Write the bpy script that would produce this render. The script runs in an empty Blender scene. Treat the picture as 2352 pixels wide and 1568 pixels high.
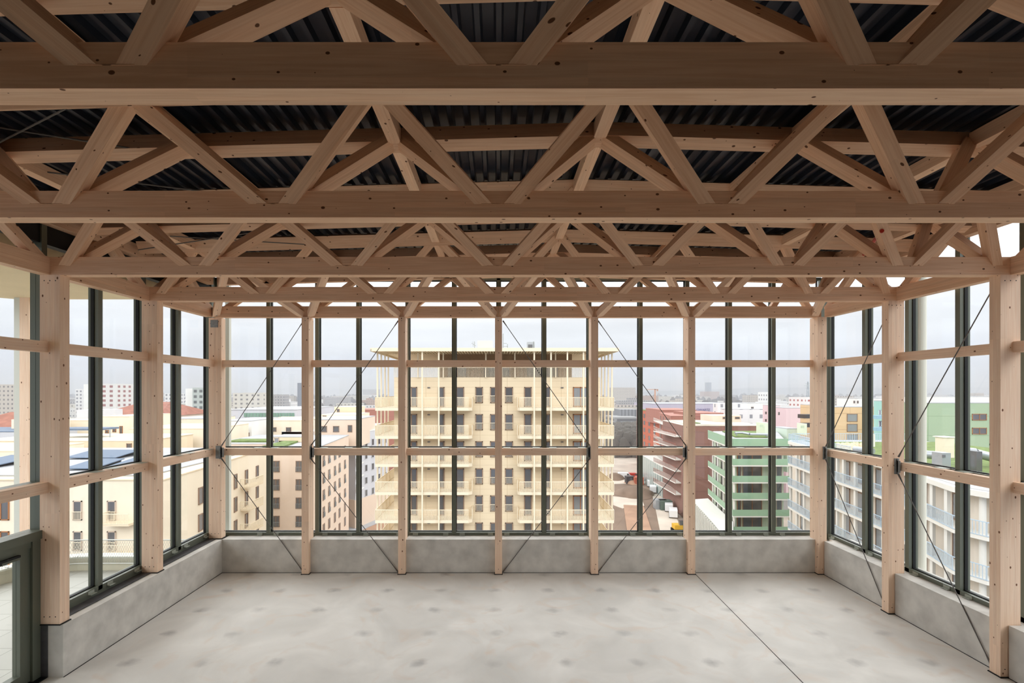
import bpy, math, random
from mathutils import Vector
random.seed(7)
sc = bpy.context.scene
S = 1.2                 # metres per working unit inside the hall
E = 3.43                # eye height above the hall floor, in working units
EZ = E * S              # eye height in metres
F = 1111.0              # focal length in pixels (17 mm on 36 mm, 2352 px wide)
VX, VY = 1143.0, 899.0  # vanishing point

# ------------------------------------------------------------------ camera
cam = bpy.data.cameras.new('camera'); co = bpy.data.objects.new('camera', cam)
sc.collection.objects.link(co); sc.camera = co
co.location = (0, 0, EZ); co.rotation_euler = (math.radians(90), 0, 0)
cam.sensor_width = 36; cam.sensor_fit = 'HORIZONTAL'; cam.lens = F * 36 / 2352
cam.shift_x = (1176 - VX) / 2352; cam.shift_y = (VY - 784) / 2352
cam.clip_start = .05; cam.clip_end = 30000
# ------------------------------------------------------------------ view
vs = sc.view_settings
vs.view_transform = 'Standard'; vs.look = 'None'; vs.gamma = 1; vs.use_curve_mapping = False
vs.exposure = 0.35
sc.cycles.max_bounces = 10; sc.cycles.diffuse_bounces = 6; sc.cycles.glossy_bounces = 3
sc.cycles.transparent_max_bounces = 24; sc.cycles.transmission_bounces = 4
sc.cycles.use_denoising = True; sc.cycles.caustics_reflective = False; sc.cycles.caustics_refractive = False
sc.cycles.volume_bounces = 1
# ------------------------------------------------------------------ world: overcast sky, with a mid-height band raised to light the hall
w = bpy.data.worlds.new('overcast'); sc.world = w; w.use_nodes = True
nt = w.node_tree; nt.nodes.clear()
def N(t, typ, **k):
    n = t.nodes.new(typ)
    for a, b in k.items(): setattr(n, a, b)
    return n
tc = N(nt, 'ShaderNodeTexCoord'); sep = N(nt, 'ShaderNodeSeparateXYZ')
nt.links.new(tc.outputs['Generated'], sep.inputs[0])
ramp = N(nt, 'ShaderNodeValToRGB'); cr = ramp.color_ramp; cr.interpolation = 'EASE'
stops = [(0.0, (.55, .60, .71)), (.04, (.61, .655, .75)), (.11, (.75, .785, .835)), (.19, (.87, .89, .92)), (.33, (1.0, 1.0, 1.0)), (1.0, (1.0, 1.0, 1.0))]
while len(cr.elements) < len(stops): cr.elements.new(.5)
for e, (p, c) in zip(cr.elements, stops): e.position = p; e.color = (*c, 1)
nt.links.new(sep.outputs['Z'], ramp.inputs[0])
st = N(nt, 'ShaderNodeValToRGB'); c2 = st.color_ramp; c2.interpolation = 'EASE'
st_stops = [(0.0, .28), (.15, .255), (.25, .42), (.38, .87), (.58, .80), (.8, .42), (1.0, .40)]
while len(c2.elements) < len(st_stops): c2.elements.new(.5)
for e, (p, v) in zip(c2.elements, st_stops): e.position = p; e.color = (v, v, v, 1)
nt.links.new(sep.outputs['Z'], st.inputs[0])
mp = N(nt, 'ShaderNodeMapping'); mp.inputs['Scale'].default_value = (1.5, 1.5, 9)
nz = N(nt, 'ShaderNodeTexNoise'); nz.inputs['Scale'].default_value = 2.2; nz.inputs['Detail'].default_value = 5
nt.links.new(tc.outputs['Generated'], mp.inputs[0]); nt.links.new(mp.outputs[0], nz.inputs['Vector'])
mr = N(nt, 'ShaderNodeMapRange'); mr.inputs[1].default_value = .3; mr.inputs[2].default_value = .7
mr.inputs[3].default_value = .9; mr.inputs[4].default_value = 1.1
nt.links.new(nz.outputs['Fac'], mr.inputs[0])
m1 = N(nt, 'ShaderNodeMath', operation='MULTIPLY'); nt.links.new(mr.outputs[0], m1.inputs[0]); nt.links.new(st.outputs[0], m1.inputs[1])
SKY = 4.0
m2 = N(nt, 'ShaderNodeMath', operation='MULTIPLY'); m2.inputs[1].default_value = SKY; nt.links.new(m1.outputs[0], m2.inputs[0])
bg = N(nt, 'ShaderNodeBackground'); nt.links.new(ramp.outputs[0], bg.inputs['Color']); nt.links.new(m2.outputs[0], bg.inputs['Strength'])
wo = N(nt, 'ShaderNodeOutputWorld'); nt.links.new(bg.outputs[0], wo.inputs[0])
w.cycles.sampling_method = 'MANUAL'; w.cycles.sample_map_resolution = 512

# ------------------------------------------------------------------ materials
def srgb(r, g, b):
    f = lambda c: (c / 255 / 12.92) if c / 255 <= .04045 else ((c / 255 + .055) / 1.055) ** 2.4
    return (f(r), f(g), f(b), 1)
def newmat(name):
    m = bpy.data.materials.new(name); m.use_nodes = True
    return m, m.node_tree, m.node_tree.nodes['Principled BSDF']
def plain(name, col, rough=.7, metal=0, noise=0, scale=3, bump=0, spec=.3):
    m, t, b = newmat(name)
    b.inputs['Roughness'].default_value = rough; b.inputs['Metallic'].default_value = metal
    b.inputs['Specular IOR Level'].default_value = spec
    b.inputs['Base Color'].default_value = col
    if noise or bump:
        tcn = N(t, 'ShaderNodeTexCoord'); n = N(t, 'ShaderNodeTexNoise')
        n.inputs['Scale'].default_value = scale; n.inputs['Detail'].default_value = 6
        t.links.new(tcn.outputs['Object'], n.inputs['Vector'])
        if noise:
            r = N(t, 'ShaderNodeMapRange'); r.inputs[1].default_value = .25; r.inputs[2].default_value = .75
            r.inputs[3].default_value = 1 - noise; r.inputs[4].default_value = 1 + noise * .5
            t.links.new(n.outputs['Fac'], r.inputs[0])
            mx = N(t, 'ShaderNodeMix', data_type='RGBA', blend_type='MULTIPLY'); mx.inputs['Factor'].default_value = 1
            mx.inputs['A'].default_value = col; t.links.new(r.outputs[0], mx.inputs['B'])
            t.links.new(mx.outputs['Result'], b.inputs['Base Color'])
        if bump:
            bp = N(t, 'ShaderNodeBump'); bp.inputs['Strength'].default_value = bump; bp.inputs['Distance'].default_value = .02
            t.links.new(n.outputs['Fac'], bp.inputs['Height']); t.links.new(bp.outputs[0], b.inputs['Normal'])
    return m
def math2(t, op, a, b=None, c=None):
    n = N(t, 'ShaderNodeMath', operation=op)
    for i, v in enumerate((a, b, c)):
        if v is None: continue
        if isinstance(v, (int, float)): n.inputs[i].default_value = v
        else: t.links.new(v, n.inputs[i])
    return n.outputs[0]
def wood(name, c1, c2, knot):
    """glulam spruce; UV u runs along the member in metres"""
    m, t, b = newmat(name)
    uv = N(t, 'ShaderNodeUVMap'); uv.uv_map = 'UVMap'
    mp = N(t, 'ShaderNodeMapping'); mp.inputs['Scale'].default_value = (1.1, 34, 1)
    t.links.new(uv.outputs[0], mp.inputs[0])
    n1 = N(t, 'ShaderNodeTexNoise'); n1.inputs['Scale'].default_value = 1.6; n1.inputs['Detail'].default_value = 5; n1.inputs['Distortion'].default_value = .6
    t.links.new(mp.outputs[0], n1.inputs['Vector'])
    n2 = N(t, 'ShaderNodeTexNoise'); n2.inputs['Scale'].default_value = .9; n2.inputs['Detail'].default_value = 3
    t.links.new(uv.outputs[0], n2.inputs['Vector'])
    mx = N(t, 'ShaderNodeMix', data_type='RGBA'); mx.inputs['A'].default_value = c1; mx.inputs['B'].default_value = c2
    f1 = N(t, 'ShaderNodeMapRange'); f1.inputs[1].default_value = .32; f1.inputs[2].default_value = .68; t.links.new(n1.outputs['Fac'], f1.inputs[0])
    f2 = N(t, 'ShaderNodeMapRange'); f2.inputs[1].default_value = .3; f2.inputs[2].default_value = .7; f2.inputs[3].default_value = -.25; f2.inputs[4].default_value = .25; t.links.new(n2.outputs['Fac'], f2.inputs[0])
    t.links.new(math2(t, 'ADD', f1.outputs[0], f2.outputs[0]), mx.inputs['Factor'])
    # knots
    mk = N(t, 'ShaderNodeMapping'); mk.inputs['Scale'].default_value = (4.0, 6.0, 1); t.links.new(uv.outputs[0], mk.inputs[0])
    v = N(t, 'ShaderNodeTexVoronoi', voronoi_dimensions='2D'); v.inputs['Scale'].default_value = 1.0; t.links.new(mk.outputs[0], v.inputs['Vector'])
    sc_ = N(t, 'ShaderNodeSeparateColor'); t.links.new(v.outputs['Color'], sc_.inputs[0])
    size = math2(t, 'MULTIPLY', math2(t, 'MAXIMUM', math2(t, 'SUBTRACT', sc_.outputs[0], .36), 0), .105)
    kf = N(t, 'ShaderNodeMapRange'); kf.inputs[3].default_value = 1; kf.inputs[4].default_value = 0
    kf.clamp = True
    t.links.new(v.outputs['Distance'], kf.inputs[0]); t.links.new(size, kf.inputs[1]); t.links.new(math2(t, 'ADD', math2(t, 'MULTIPLY', size, 1.3), .0002), kf.inputs[2])
    mk2 = N(t, 'ShaderNodeMix', data_type='RGBA'); t.links.new(math2(t, 'MULTIPLY', kf.outputs[0], math2(t, 'GREATER_THAN', sc_.outputs[0], .38)), mk2.inputs['Factor'])
    t.links.new(mx.outputs['Result'], mk2.inputs['A']); mk2.inputs['B'].default_value = knot
    # lamella tone steps across the member
    su = N(t, 'ShaderNodeSeparateXYZ'); t.links.new(uv.outputs[0], su.inputs[0])
    wn = N(t, 'ShaderNodeTexWhiteNoise', noise_dimensions='2D')
    cb = N(t, 'ShaderNodeCombineXYZ'); t.links.new(math2(t, 'FLOOR', math2(t, 'MULTIPLY', su.outputs[1], 22)), cb.inputs[1]); t.links.new(math2(t, 'FLOOR', math2(t, 'MULTIPLY', su.outputs[0], .45)), cb.inputs[0])
    t.links.new(cb.outputs[0], wn.inputs['Vector'])
    lr = N(t, 'ShaderNodeMapRange'); lr.inputs[3].default_value = .93; lr.inputs[4].default_value = 1.04; t.links.new(wn.outputs['Value'], lr.inputs[0])
    ml = N(t, 'ShaderNodeMix', data_type='RGBA', blend_type='MULTIPLY'); ml.inputs['Factor'].default_value = 1
    t.links.new(mk2.outputs['Result'], ml.inputs['A']); t.links.new(lr.outputs[0], ml.inputs['B'])
    t.links.new(ml.outputs['Result'], b.inputs['Base Color'])
    b.inputs['Roughness'].default_value = .6; b.inputs['Specular IOR Level'].default_value = .25
    return m
M = {}
M['wood'] = wood('pale spruce glulam', srgb(250, 223, 198), srgb(240, 206, 178), srgb(120, 78, 52))
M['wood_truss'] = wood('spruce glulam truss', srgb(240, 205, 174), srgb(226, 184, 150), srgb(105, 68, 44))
M['alu'] = plain('dark green aluminium', srgb(104, 110, 98), .4, .15, spec=.5)
M['alu_dark'] = plain('black gasket', srgb(28, 30, 30), .6)
M['deck'] = plain('black corrugated steel', srgb(46, 52, 64), .35, .4, spec=.5, noise=.3, scale=2)
M['steel'] = plain('galvanised steel', srgb(146, 152, 154), .5, 0, noise=.25, scale=20)
M['rod'] = plain('dark steel rod', srgb(104, 102, 100), .5, .1)
M['clip'] = plain('zinc clip', srgb(170, 176, 166), .5, .4)
M['concrete'] = plain('cast concrete', srgb(214, 212, 206), .85, 0, .25, 3.2, .35)
M['slab_dark'] = plain('dark bitumen', srgb(82, 82, 84), .8, 0, .3, 9, .3)
M['white_metal'] = plain('white coated metal', srgb(214, 216, 206), .5, .1)
M['canopy'] = plain('cream canopy boards', srgb(240, 222, 186), .8, 0, .06, 1.2)
M['red'] = plain('red hose', srgb(180, 50, 35), .5)

# floor: trowelled concrete with evenly spaced darker patches and stains
def floor_mat():
    m, t, b = newmat('trowelled concrete floor')
    tcn = N(t, 'ShaderNodeTexCoord'); g = N(t, 'ShaderNodeNewGeometry')
    pos = g.outputs['Position']
    def noise(scale, det=5, dist=0.0, vec=pos):
        n = N(t, 'ShaderNodeTexNoise'); n.inputs['Scale'].default_value = scale; n.inputs['Detail'].default_value = det; n.inputs['Distortion'].default_value = dist
        t.links.new(vec, n.inputs['Vector']); return n.outputs['Fac']
    def rng(v, a, b_, c, d):
        r = N(t, 'ShaderNodeMapRange'); t.links.new(v, r.inputs[0])
        for i, x in enumerate((a, b_, c, d)): r.inputs[i + 1].default_value = x
        return r.outputs[0]
    s = N(t, 'ShaderNodeSeparateXYZ'); t.links.new(pos, s.inputs[0])
    GX, GY = .922 * S, .742 * S
    wob = math2(t, 'MULTIPLY', math2(t, 'SUBTRACT', noise(6), .5), .22)
    wob2 = math2(t, 'MULTIPLY', math2(t, 'SUBTRACT', noise(5, 4), .5), .22)
    dx = math2(t, 'ADD', math2(t, 'PINGPONG', math2(t, 'ADD', s.outputs[0], .055 * S + 20 * GX), GX / 2), wob)
    dy = math2(t, 'ADD', math2(t, 'PINGPONG', math2(t, 'ADD', s.outputs[1], -6.12 * S + 20 * GY), GY / 2), wob2)
    d = math2(t, 'SQRT', math2(t, 'ADD', math2(t, 'MULTIPLY', dx, dx), math2(t, 'MULTIPLY', math2(t, 'MULTIPLY', dy, dy), 1.6)))
    patch = rng(d, .03, .17, 1, 0)
    varies = rng(noise(1.1, 2), .38, .6, .25, 1.0)
    patch = math2(t, 'MULTIPLY', patch, varies)
    base = N(t, 'ShaderNodeMix', data_type='RGBA'); base.inputs['A'].default_value = srgb(206, 204, 198); base.inputs['B'].default_value = srgb(230, 228, 222)
    t.links.new(rng(noise(.8, 6, 1.0), .3, .7, 0, 1), base.inputs['Factor'])
    warm = N(t, 'ShaderNodeMix', data_type='RGBA'); warm.inputs['B'].default_value = srgb(214, 198, 182)
    t.links.new(base.outputs['Result'], warm.inputs['A']); t.links.new(rng(noise(1.5, 6, 1.5), .55, .8, 0, .8), warm.inputs['Factor'])
    p = N(t, 'ShaderNodeMix', data_type='RGBA'); p.inputs['B'].default_value = srgb(150, 148, 146)
    t.links.new(warm.outputs['Result'], p.inputs['A']); t.links.new(math2(t, 'MULTIPLY', patch, .62), p.inputs['Factor'])
    t.links.new(p.outputs['Result'], b.inputs['Base Color'])
    t.links.new(rng(noise(3), .3, .7, .45, .7), b.inputs['Roughness'])
    b.inputs['Specular IOR Level'].default_value = .35
    bp = N(t, 'ShaderNodeBump'); bp.inputs['Strength'].default_value = .08; t.links.new(noise(14, 5), bp.inputs['Height']); t.links.new(bp.outputs[0], b.inputs['Normal'])
    return m
M['floor'] = floor_mat()
def glass_mat():
    m = bpy.data.materials.new('clear glazing'); m.use_nodes = True; t = m.node_tree; t.nodes.clear()
    tr = N(t, 'ShaderNodeBsdfTransparent'); tr.inputs[0].default_value = (.978, .985, .985, 1)
    gl = N(t, 'ShaderNodeBsdfGlossy'); gl.inputs['Roughness'].default_value = 0.0
    lw = N(t, 'ShaderNodeLayerWeight'); lw.inputs['Blend'].default_value = .5
    fz = math2(t, 'ADD', math2(t, 'MULTIPLY', math2(t, 'POWER', lw.outputs['Facing'], 5), .8), .025)
    mx = N(t, 'ShaderNodeMixShader'); t.links.new(fz, mx.inputs[0]); t.links.new(tr.outputs[0], mx.inputs[1]); t.links.new(gl.outputs[0], mx.inputs[2])
    o = N(t, 'ShaderNodeOutputMaterial'); t.links.new(mx.outputs[0], o.inputs[0]); return m
M['glass'] = glass_mat()

# ------------------------------------------------------------------ mesh builder
class MB:
    """collects solids; inside=True takes hall working units (x, depth, height above eye); else metres the same way"""
    def __init__(s, inside=True):
        s.v = []; s.f = []; s.uv = []; s.inside = inside
    def P(s, p):
        k = S if s.inside else 1.0
        return Vector((p[0] * k, p[1] * k, p[2] * k + EZ))
    def hexa(s, c, u, v, w_):
        """c centre, u v w_ half-vectors (already world)"""
        i0 = len(s.v)
        for a in (-1, 1):
            for b in (-1, 1):
                for d in (-1, 1): s.v.append(c + u * a + v * b + w_ * d)
        L = [u.length, v.length, w_.length]; ax = [u, v, w_]; lo = L.index(max(L))
        off = random.uniform(0, 50)
        quads = [((0, 1, 3, 2), 0), ((4, 6, 7, 5), 0), ((0, 4, 5, 1), 1), ((2, 3, 7, 6), 1), ((0, 2, 6, 4), 2), ((1, 5, 7, 3), 2)]
        for q, n in quads:
            s.f.append([i0 + k for k in q])
            inpl = [k for k in range(3) if k != n]
            if lo in inpl: ua = lo; va = [k for k in inpl if k != lo][0]
            else: ua, va = inpl
            for k in q:
                r = s.v[i0 + k] - c
                uu = r.dot(ax[ua].normalized()) if L[ua] else 0; vv = r.dot(ax[va].normalized()) if L[va] else 0
                s.uv.append((uu + off, vv + off * .37 + n * 3.3))
        return s
    def box(s, x0, x1, y0, y1, z0, z1):
        a = s.P((x0, y0, z0)); b = s.P((x1, y1, z1)); c = (a + b) / 2; d = (b - a) / 2
        return s.hexa(c, Vector((abs(d.x), 0, 0)), Vector((0, abs(d.y), 0)), Vector((0, 0, abs(d.z))))
    def beam(s, p0, p1, wid, thk, n):
        """square-cut member; thk along n, wid across"""
        a = s.P(p0); b = s.P(p1); k = S if s.inside else 1.0
        ax = (b - a); L = ax.length; ax.normalize(); n = Vector(n); n = (n - ax * n.dot(ax)).normalized(); sd = ax.cross(n)
        return s.hexa((a + b) / 2, ax * (L / 2), sd * (wid * k / 2), n * (thk * k / 2))
    def cut_beam(s, p0, p1, wid, thk, n, zc):
        """like beam, its lower end cut level at height zc"""
        s.beam(p0, p1, wid, thk, n); a = s.P(p0); b = s.P(p1); ax = (b - a).normalized(); z = zc * (S if s.inside else 1) + EZ
        for i in range(len(s.v) - 8, len(s.v)):
            v = s.v[i]
            if (v - a).dot(ax) < (b - a).length / 2: s.v[i] = v + ax * ((z - v.z) / ax.z)
        return s
    def cyl(s, p0, p1, r, seg=8, r2=None):
        a = s.P(p0); b = s.P(p1); k = S if s.inside else 1.0; r2 = r if r2 is None else r2
        ax = (b - a).normalized(); t = Vector((0, 0, 1)) if abs(ax.z) < .9 else Vector((1, 0, 0)); u = ax.cross(t).normalized(); v = ax.cross(u)
        i0 = len(s.v)
        for e, rr in ((a, r), (b, r2)):
            for j in range(seg):
                an = 2 * math.pi * j / seg; s.v.append(e + (u * math.cos(an) + v * math.sin(an)) * rr * k)
        for j in range(seg):
            q = [i0 + j, i0 + seg + j, i0 + seg + (j + 1) % seg, i0 + (j + 1) % seg]; s.f.append(q); s.uv += [(0, j), (1, j), (1, j + 1), (0, j + 1)]
        s.f.append([i0 + j for j in range(seg)]); s.uv += [(0, 0)] * seg
        s.f.append([i0 + seg + j for j in reversed(range(seg))]); s.uv += [(0, 0)] * seg
        return s
    def prism(s, pts, z0, z1):
        """plan polygon pts [(x,y)] between heights"""
        i0 = len(s.v); n = len(pts)
        A = sum(pts[i][0] * pts[(i + 1) % n][1] - pts[(i + 1) % n][0] * pts[i][1] for i in range(n))
        if A < 0: pts = pts[::-1]
        for z in (z0, z1):
            for p in pts: s.v.append(s.P((p[0], p[1], z)))
        for j in range(n):
            k = (j + 1) % n; s.f.append([i0 + j, i0 + k, i0 + n + k, i0 + n + j])
            L = (s.v[i0 + k] - s.v[i0 + j]).length
            s.uv += [(0, s.v[i0].z), (L, s.v[i0].z), (L, s.v[i0 + n].z), (0, s.v[i0 + n].z)]
        s.f.append([i0 + j for j in reversed(range(n))]); s.uv += [tuple(s.v[i0 + j][:2]) for j in reversed(range(n))]
        s.f.append([i0 + n + j for j in range(n)]); s.uv += [tuple(s.v[i0 + n + j][:2]) for j in range(n)]
        return s
    def poly(s, pts, faces):
        i0 = len(s.v)
        for p in pts: s.v.append(s.P(p))
        for f in faces: s.f.append([i0 + k for k in f]); s.uv += [(s.v[i0 + k].x, s.v[i0 + k].y) for k in f]
        return s
    def build(s, name, mat, parent=None, label=None, cat=None, group=None, kind=None, smooth=False):
        me = bpy.data.meshes.new(name); o = bpy.data.objects.new(name, me)
        if parent is not None: base = parent['_w'] if '_w' in parent else (0, 0, 0); base = Vector(base)
        else:
            xs = [v.x for v in s.v]; ys = [v.y for v in s.v]; zs = [v.z for v in s.v]
            base = Vector(((min(xs) + max(xs)) / 2, (min(ys) + max(ys)) / 2, min(zs))); o.location = base
        me.from_pydata([tuple(v - base) for v in s.v], [], s.f)
        ul = me.uv_layers.new(name='UVMap'); ul.data.foreach_set('uv', [c for p in s.uv for c in p])
        me.materials.append(mat); me.validate()
        if smooth:
            me.polygons.foreach_set('use_smooth', [True] * len(me.polygons))
        sc.collection.objects.link(o); o['_w'] = tuple(base)
        if parent is not None: o.parent = parent
        tag(o, label, cat, group, kind); return o
def tag(o, label=None, cat=None, group=None, kind=None):
    if label: o['label'] = label
    if cat: o['category'] = cat
    if group: o['group'] = group
    if kind: o['kind'] = kind
def thing(name, loc, label, cat, group=None, kind=None, inside=True):
    o = bpy.data.objects.new(name, None); sc.collection.objects.link(o)
    p = MB(inside).P(loc); o.location = p; o['_w'] = tuple(p); o.empty_display_size = .2
    tag(o, label, cat, group, kind); return o
def box(x0, x1, y0, y1, z0, z1, inside=True): return MB(inside).box(x0, x1, y0, y1, z0, z1)

# ================================================================== THE HALL
FL = -E; TOPB = 1.40            # floor and underside of the bottom chords, relative to the eye
YB = -4.0                        # the hall goes on behind the camera
def roof(x): return 2.199 - .028 * abs(x - .95)
# floor slab, with pockets for nothing: posts stand on it
box(-5.75, 6.75, YB, 9.75, FL - .25, FL).build('floor', M['floor'], label='pale grey trowelled concrete floor of the hall', cat='floor', kind='structure')
# concrete upstands
PXB = [-3.61, -1.80, 0.016, 1.82, 3.64]                 # posts of the back wall, centre
mb = MB()
edges = [-5.22] + [e for p in PXB for e in (p - .067, p + .067)] + [6.12]
mb.box(-5.75, 6.7, 9.32, 9.6, FL, -2.86)
for a, b in zip(edges[0::2], edges[1::2]): mb.box(a, b, 9.16, 9.42, FL, -2.80)
mb.build('wall_back', M['concrete'], label='low grey concrete upstand along the back windows', cat='wall', kind='structure')
mb = MB().box(-5.75, -5.22, 5.81, 9.16, FL, -2.80)
mb.build('wall_left', M['concrete'], label='low grey concrete upstand along the left windows', cat='wall', kind='structure')
MB().box(-5.50, -5.34, 5.94, 9.16, -2.80, -2.788).build('trim_1', M['slab_dark'], label='black bitumen strip on top of the left concrete upstand', cat='trim', kind='structure')
mb = MB().box(6.28, 6.7, YB, 9.16, FL, -2.80)
ye = [YB, 5.79, 5.94, 7.45, 7.60, 9.06]
for a, b in zip(ye[0::2], ye[1::2]): mb.box(6.12, 6.28, a, b, FL, -2.80)
mb.build('wall_right', M['concrete'], label='low grey concrete upstand along the right windows', cat='wall', kind='structure')
# thin dark gaps where floor meets upstands, and the saw joint
mb = MB(); mb.box(-5.22, 6.12, 9.148, 9.16, FL, FL + .004); mb.box(-5.22, -5.208, 5.81, 9.16, FL, FL + .004); mb.box(6.108, 6.12, YB, 9.16, FL, FL + .004)
mb.build('trim_2', M['alu_dark'], label='black gap where floor meets the concrete upstands', cat='trim', kind='structure')
MB().beam((3.72, 9.15, FL + .001), (3.50, 3.0, FL + .001), .009, .003, (0, 0, 1)).build('trim_3', M['alu_dark'], label='thin dark joint running across the concrete floor', cat='trim', kind='structure')

# corrugated steel deck
def deck():
    prof = [(0, 0), (.035, 0), (.05, .045), (.125, .045)]
    xs = []; x = -5.75
    while x < 6.75:
        for a, z in prof: xs.append((x + a, z))
        x += .14
    me = MB(); vs_ = []; n = len(xs)
    for y in (YB, 9.5):
        for x, z in xs: vs_.append((x, y, roof(x) + .222 + z))
    for y in (YB, 9.5):
        for x, z in xs: vs_.append((x, y, roof(x) + .235 + z))
    fs = []
    for i in range(n - 1):
        fs.append((i, n + i, n + i + 1, i + 1)); fs.append((2 * n + i, 2 * n + i + 1, 3 * n + i + 1, 3 * n + i))
    for a in (0, n):
        for i in range(n - 1):
            fs.append((a + i, a + i + 1, a + 2 * n + i + 1, a + 2 * n + i) if a == 0 else (a + i, a + 2 * n + i, a + 2 * n + i + 1, a + i + 1))
    me.poly(vs_, fs)
    me.build('ceiling', M['deck'], label='black corrugated steel roof deck above the trusses', cat='ceiling', kind='structure')
deck()
# solid roof build-up over the deck keeps the sky out
MB().poly([(-5.9, YB, 2.32), (-5.9, 9.7, 2.32), (.95, 9.7, 2.50), (.95, YB, 2.50), (6.9, 9.7, 2.335), (6.9, YB, 2.335),
           (-5.9, YB, 2.6), (-5.9, 9.7, 2.6), (.95, 9.7, 2.78), (.95, YB, 2.78), (6.9, 9.7, 2.61), (6.9, YB, 2.61)],
          [(0, 1, 2, 3), (3, 2, 4, 5), (6, 9, 8, 7), (9, 11, 10, 8), (0, 6, 7, 1), (5, 4, 10, 11), (1, 7, 8, 2), (2, 8, 10, 4), (0, 3, 9, 6), (3, 5, 11, 9)]
          ).build('roof_slab', M['slab_dark'], label='dark roof build-up over the steel deck', cat='roof', kind='structure')

# --- trusses
ND = [-5.315, -3.63, -1.81, 0.0, 1.80, 3.49, 4.92, 6.115]
AP = [(a + b) / 2 for a, b in zip(ND, ND[1:])]
SN, CS = math.sin(math.radians(26.9)), math.cos(math.radians(26.9))
TF = [2.235, 3.89, 5.80, 7.46]
XL, XR = -5.37, 6.15
MID = TOPB + .107
def plane_diags(t, ylow, sgn, yes=lambda i, side: True):
    """diagonals of one inclined plane; sgn -1 leans to the camera, +1 away"""
    for i, a in enumerate(AP):
        for side in (0, 1):
            nx = ND[i] + .115 if side == 0 else ND[i + 1] - .115
            tx = a - .035 if side == 0 else a + .035
            ht = roof(a) + .06
            rise = ht - MID
            n = Vector((0, sgn * CS, -SN))
            off = -.06 * n                      # centre line sits half a thickness inside the outer face
            p0 = Vector((nx, ylow, MID)); p1 = Vector((tx, ylow + sgn * rise * SN / CS, ht))
            d = (p1 - p0).normalized()
            MB().cut_beam(p0 + off, p1 + off, .105, .12, n, MID).build('diagonal', M['wood_truss'], t)
def upper_chord(t, ylow, sgn):
    mb = MB(); n = Vector((0, sgn * CS, -SN)); v = Vector((0, sgn * SN, CS))
    for xa, xb in ((XL + .1, .95), (.95, XR - .1)):
        c = [Vector((x, ylow, roof(x))) + v * .09 - n * .06 for x in (xa, xb)]
        mb.beam(c[0], c[1], .18, .12, n)
    mb.build('upper_chord', M['wood_truss'], t)
names = ['nearest the camera, top of the view', 'second from the camera', 'third from the camera, ends on the wide side posts', 'fourth from the camera, just before the back windows']
for yf, nm in zip(TF, names):
    t = thing('timber_truss', (0, yf + .065, TOPB), 'spruce roof truss, ' + nm, 'truss', 'spruce V-section roof trusses')
    MB().box(XL, XR, yf, yf + .13, TOPB, TOPB + .214).build('bottom_chord', M['wood_truss'], t)
    plane_diags(t, yf, -1); plane_diags(t, yf + .13, 1)
    upper_chord(t, yf - .337, -1); upper_chord(t, yf + .13 + .337, 1)
# --- purlins running in depth
pn = ['farthest left', 'second from the left windows', 'just left of the middle', 'just right of the middle', 'third from the right windows', 'second from the right windows', 'nearest the right windows']
for a, nm in zip(AP, pn):
    mb = MB(); z = roof(a) + .035
    yy = [YB, *sum([[yf - .337 - .12, yf + .13 + .337 + .12] for yf in TF], []), 9.15]
    ys = [YB] + sum([[yf - .337 - .05, yf - .337 + .1, yf + .467 - .1, yf + .467 + .05] for yf in TF], []) + [9.15]
    for a0, a1 in zip(ys[0::2], ys[1::2]): mb.box(a - .055, a + .055, a0, a1, z, z + .13)
    mb.build('timber_purlin', M['wood_truss'], label='spruce purlin under the roof deck, ' + nm, cat='purlin', group='purlins between the trusses')

# --- perimeter trusses
def hv(t, pts_nodes, const, axis, thick=.12):
    pass
LY = [-2.6, -.9, .80, 2.45, 4.12, 5.866, 7.526, 9.2]
def side_truss(xc, xin, label):
    t = thing('perimeter_truss', (xc, 2, TOPB), label, 'truss', 'edge trusses on top of the posts')
    for a, b in zip(LY, LY[1:]):
        ya = a + (.064 if a > 2 else 0); yb = b - .064
        if b > 9: yb = 9.10
        MB().box(xc - .065, xc + .065, ya, yb, TOPB, TOPB + .214).build('bottom_chord', M['wood_truss'], t)
        m = (a + b) / 2; zt = roof(xc) + .06
        for s_, n0 in ((1, a), (-1, b)):
            if b > 9 and s_ == -1 and False: continue
            MB().beam((xc, n0 + s_ * .10, TOPB + .14), (xc, m - s_ * .03, zt), .105, .115, (1, 0, 0)).build('diagonal', M['wood_truss'], t)
    MB().box(xc - .06, xc + .06, LY[0], 9.15, roof(xc), roof(xc) + .18).build('upper_chord', M['wood_truss'], t)
side_truss(-5.435, -5.37, 'spruce edge truss on the left wall posts')
side_truss(6.215, 6.15, 'spruce edge truss on the right wall posts')
BX = [-5.37] + PXB + [6.09]
t = thing('perimeter_truss', (0, 9.17, TOPB), 'spruce edge truss on the back wall posts', 'truss', 'edge trusses on top of the posts')
for a, b in zip(BX, BX[1:]):
    MB().box(a + (.02 if a < -5 else .002), b - .002, 9.10, 9.23, TOPB, TOPB + .205).build('bottom_chord', M['wood_truss'], t)
    m = (a + b) / 2; zt = roof(m) + .03
    segs = [(a, m, b)] if b - a < 2 else [(a, a + .82, a + 1.64), (a + 1.5, a + 1.98, b)]
    for (p, q, r) in segs:
        for s_, n0 in ((1, p), (-1, r)):
            MB().beam((n0 + s_ * .09, 9.30, TOPB + .14), (q - s_ * .03, 9.30, zt), .10, .10, (0, 1, 0)).build('diagonal', M['wood_truss'], t)
    MB().beam((a, 9.30, roof(a) + .1), (b, 9.30, roof(b) + .1), .16, .1, (0, 1, 0)).build('upper_chord', M['wood_truss'], t)
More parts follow.
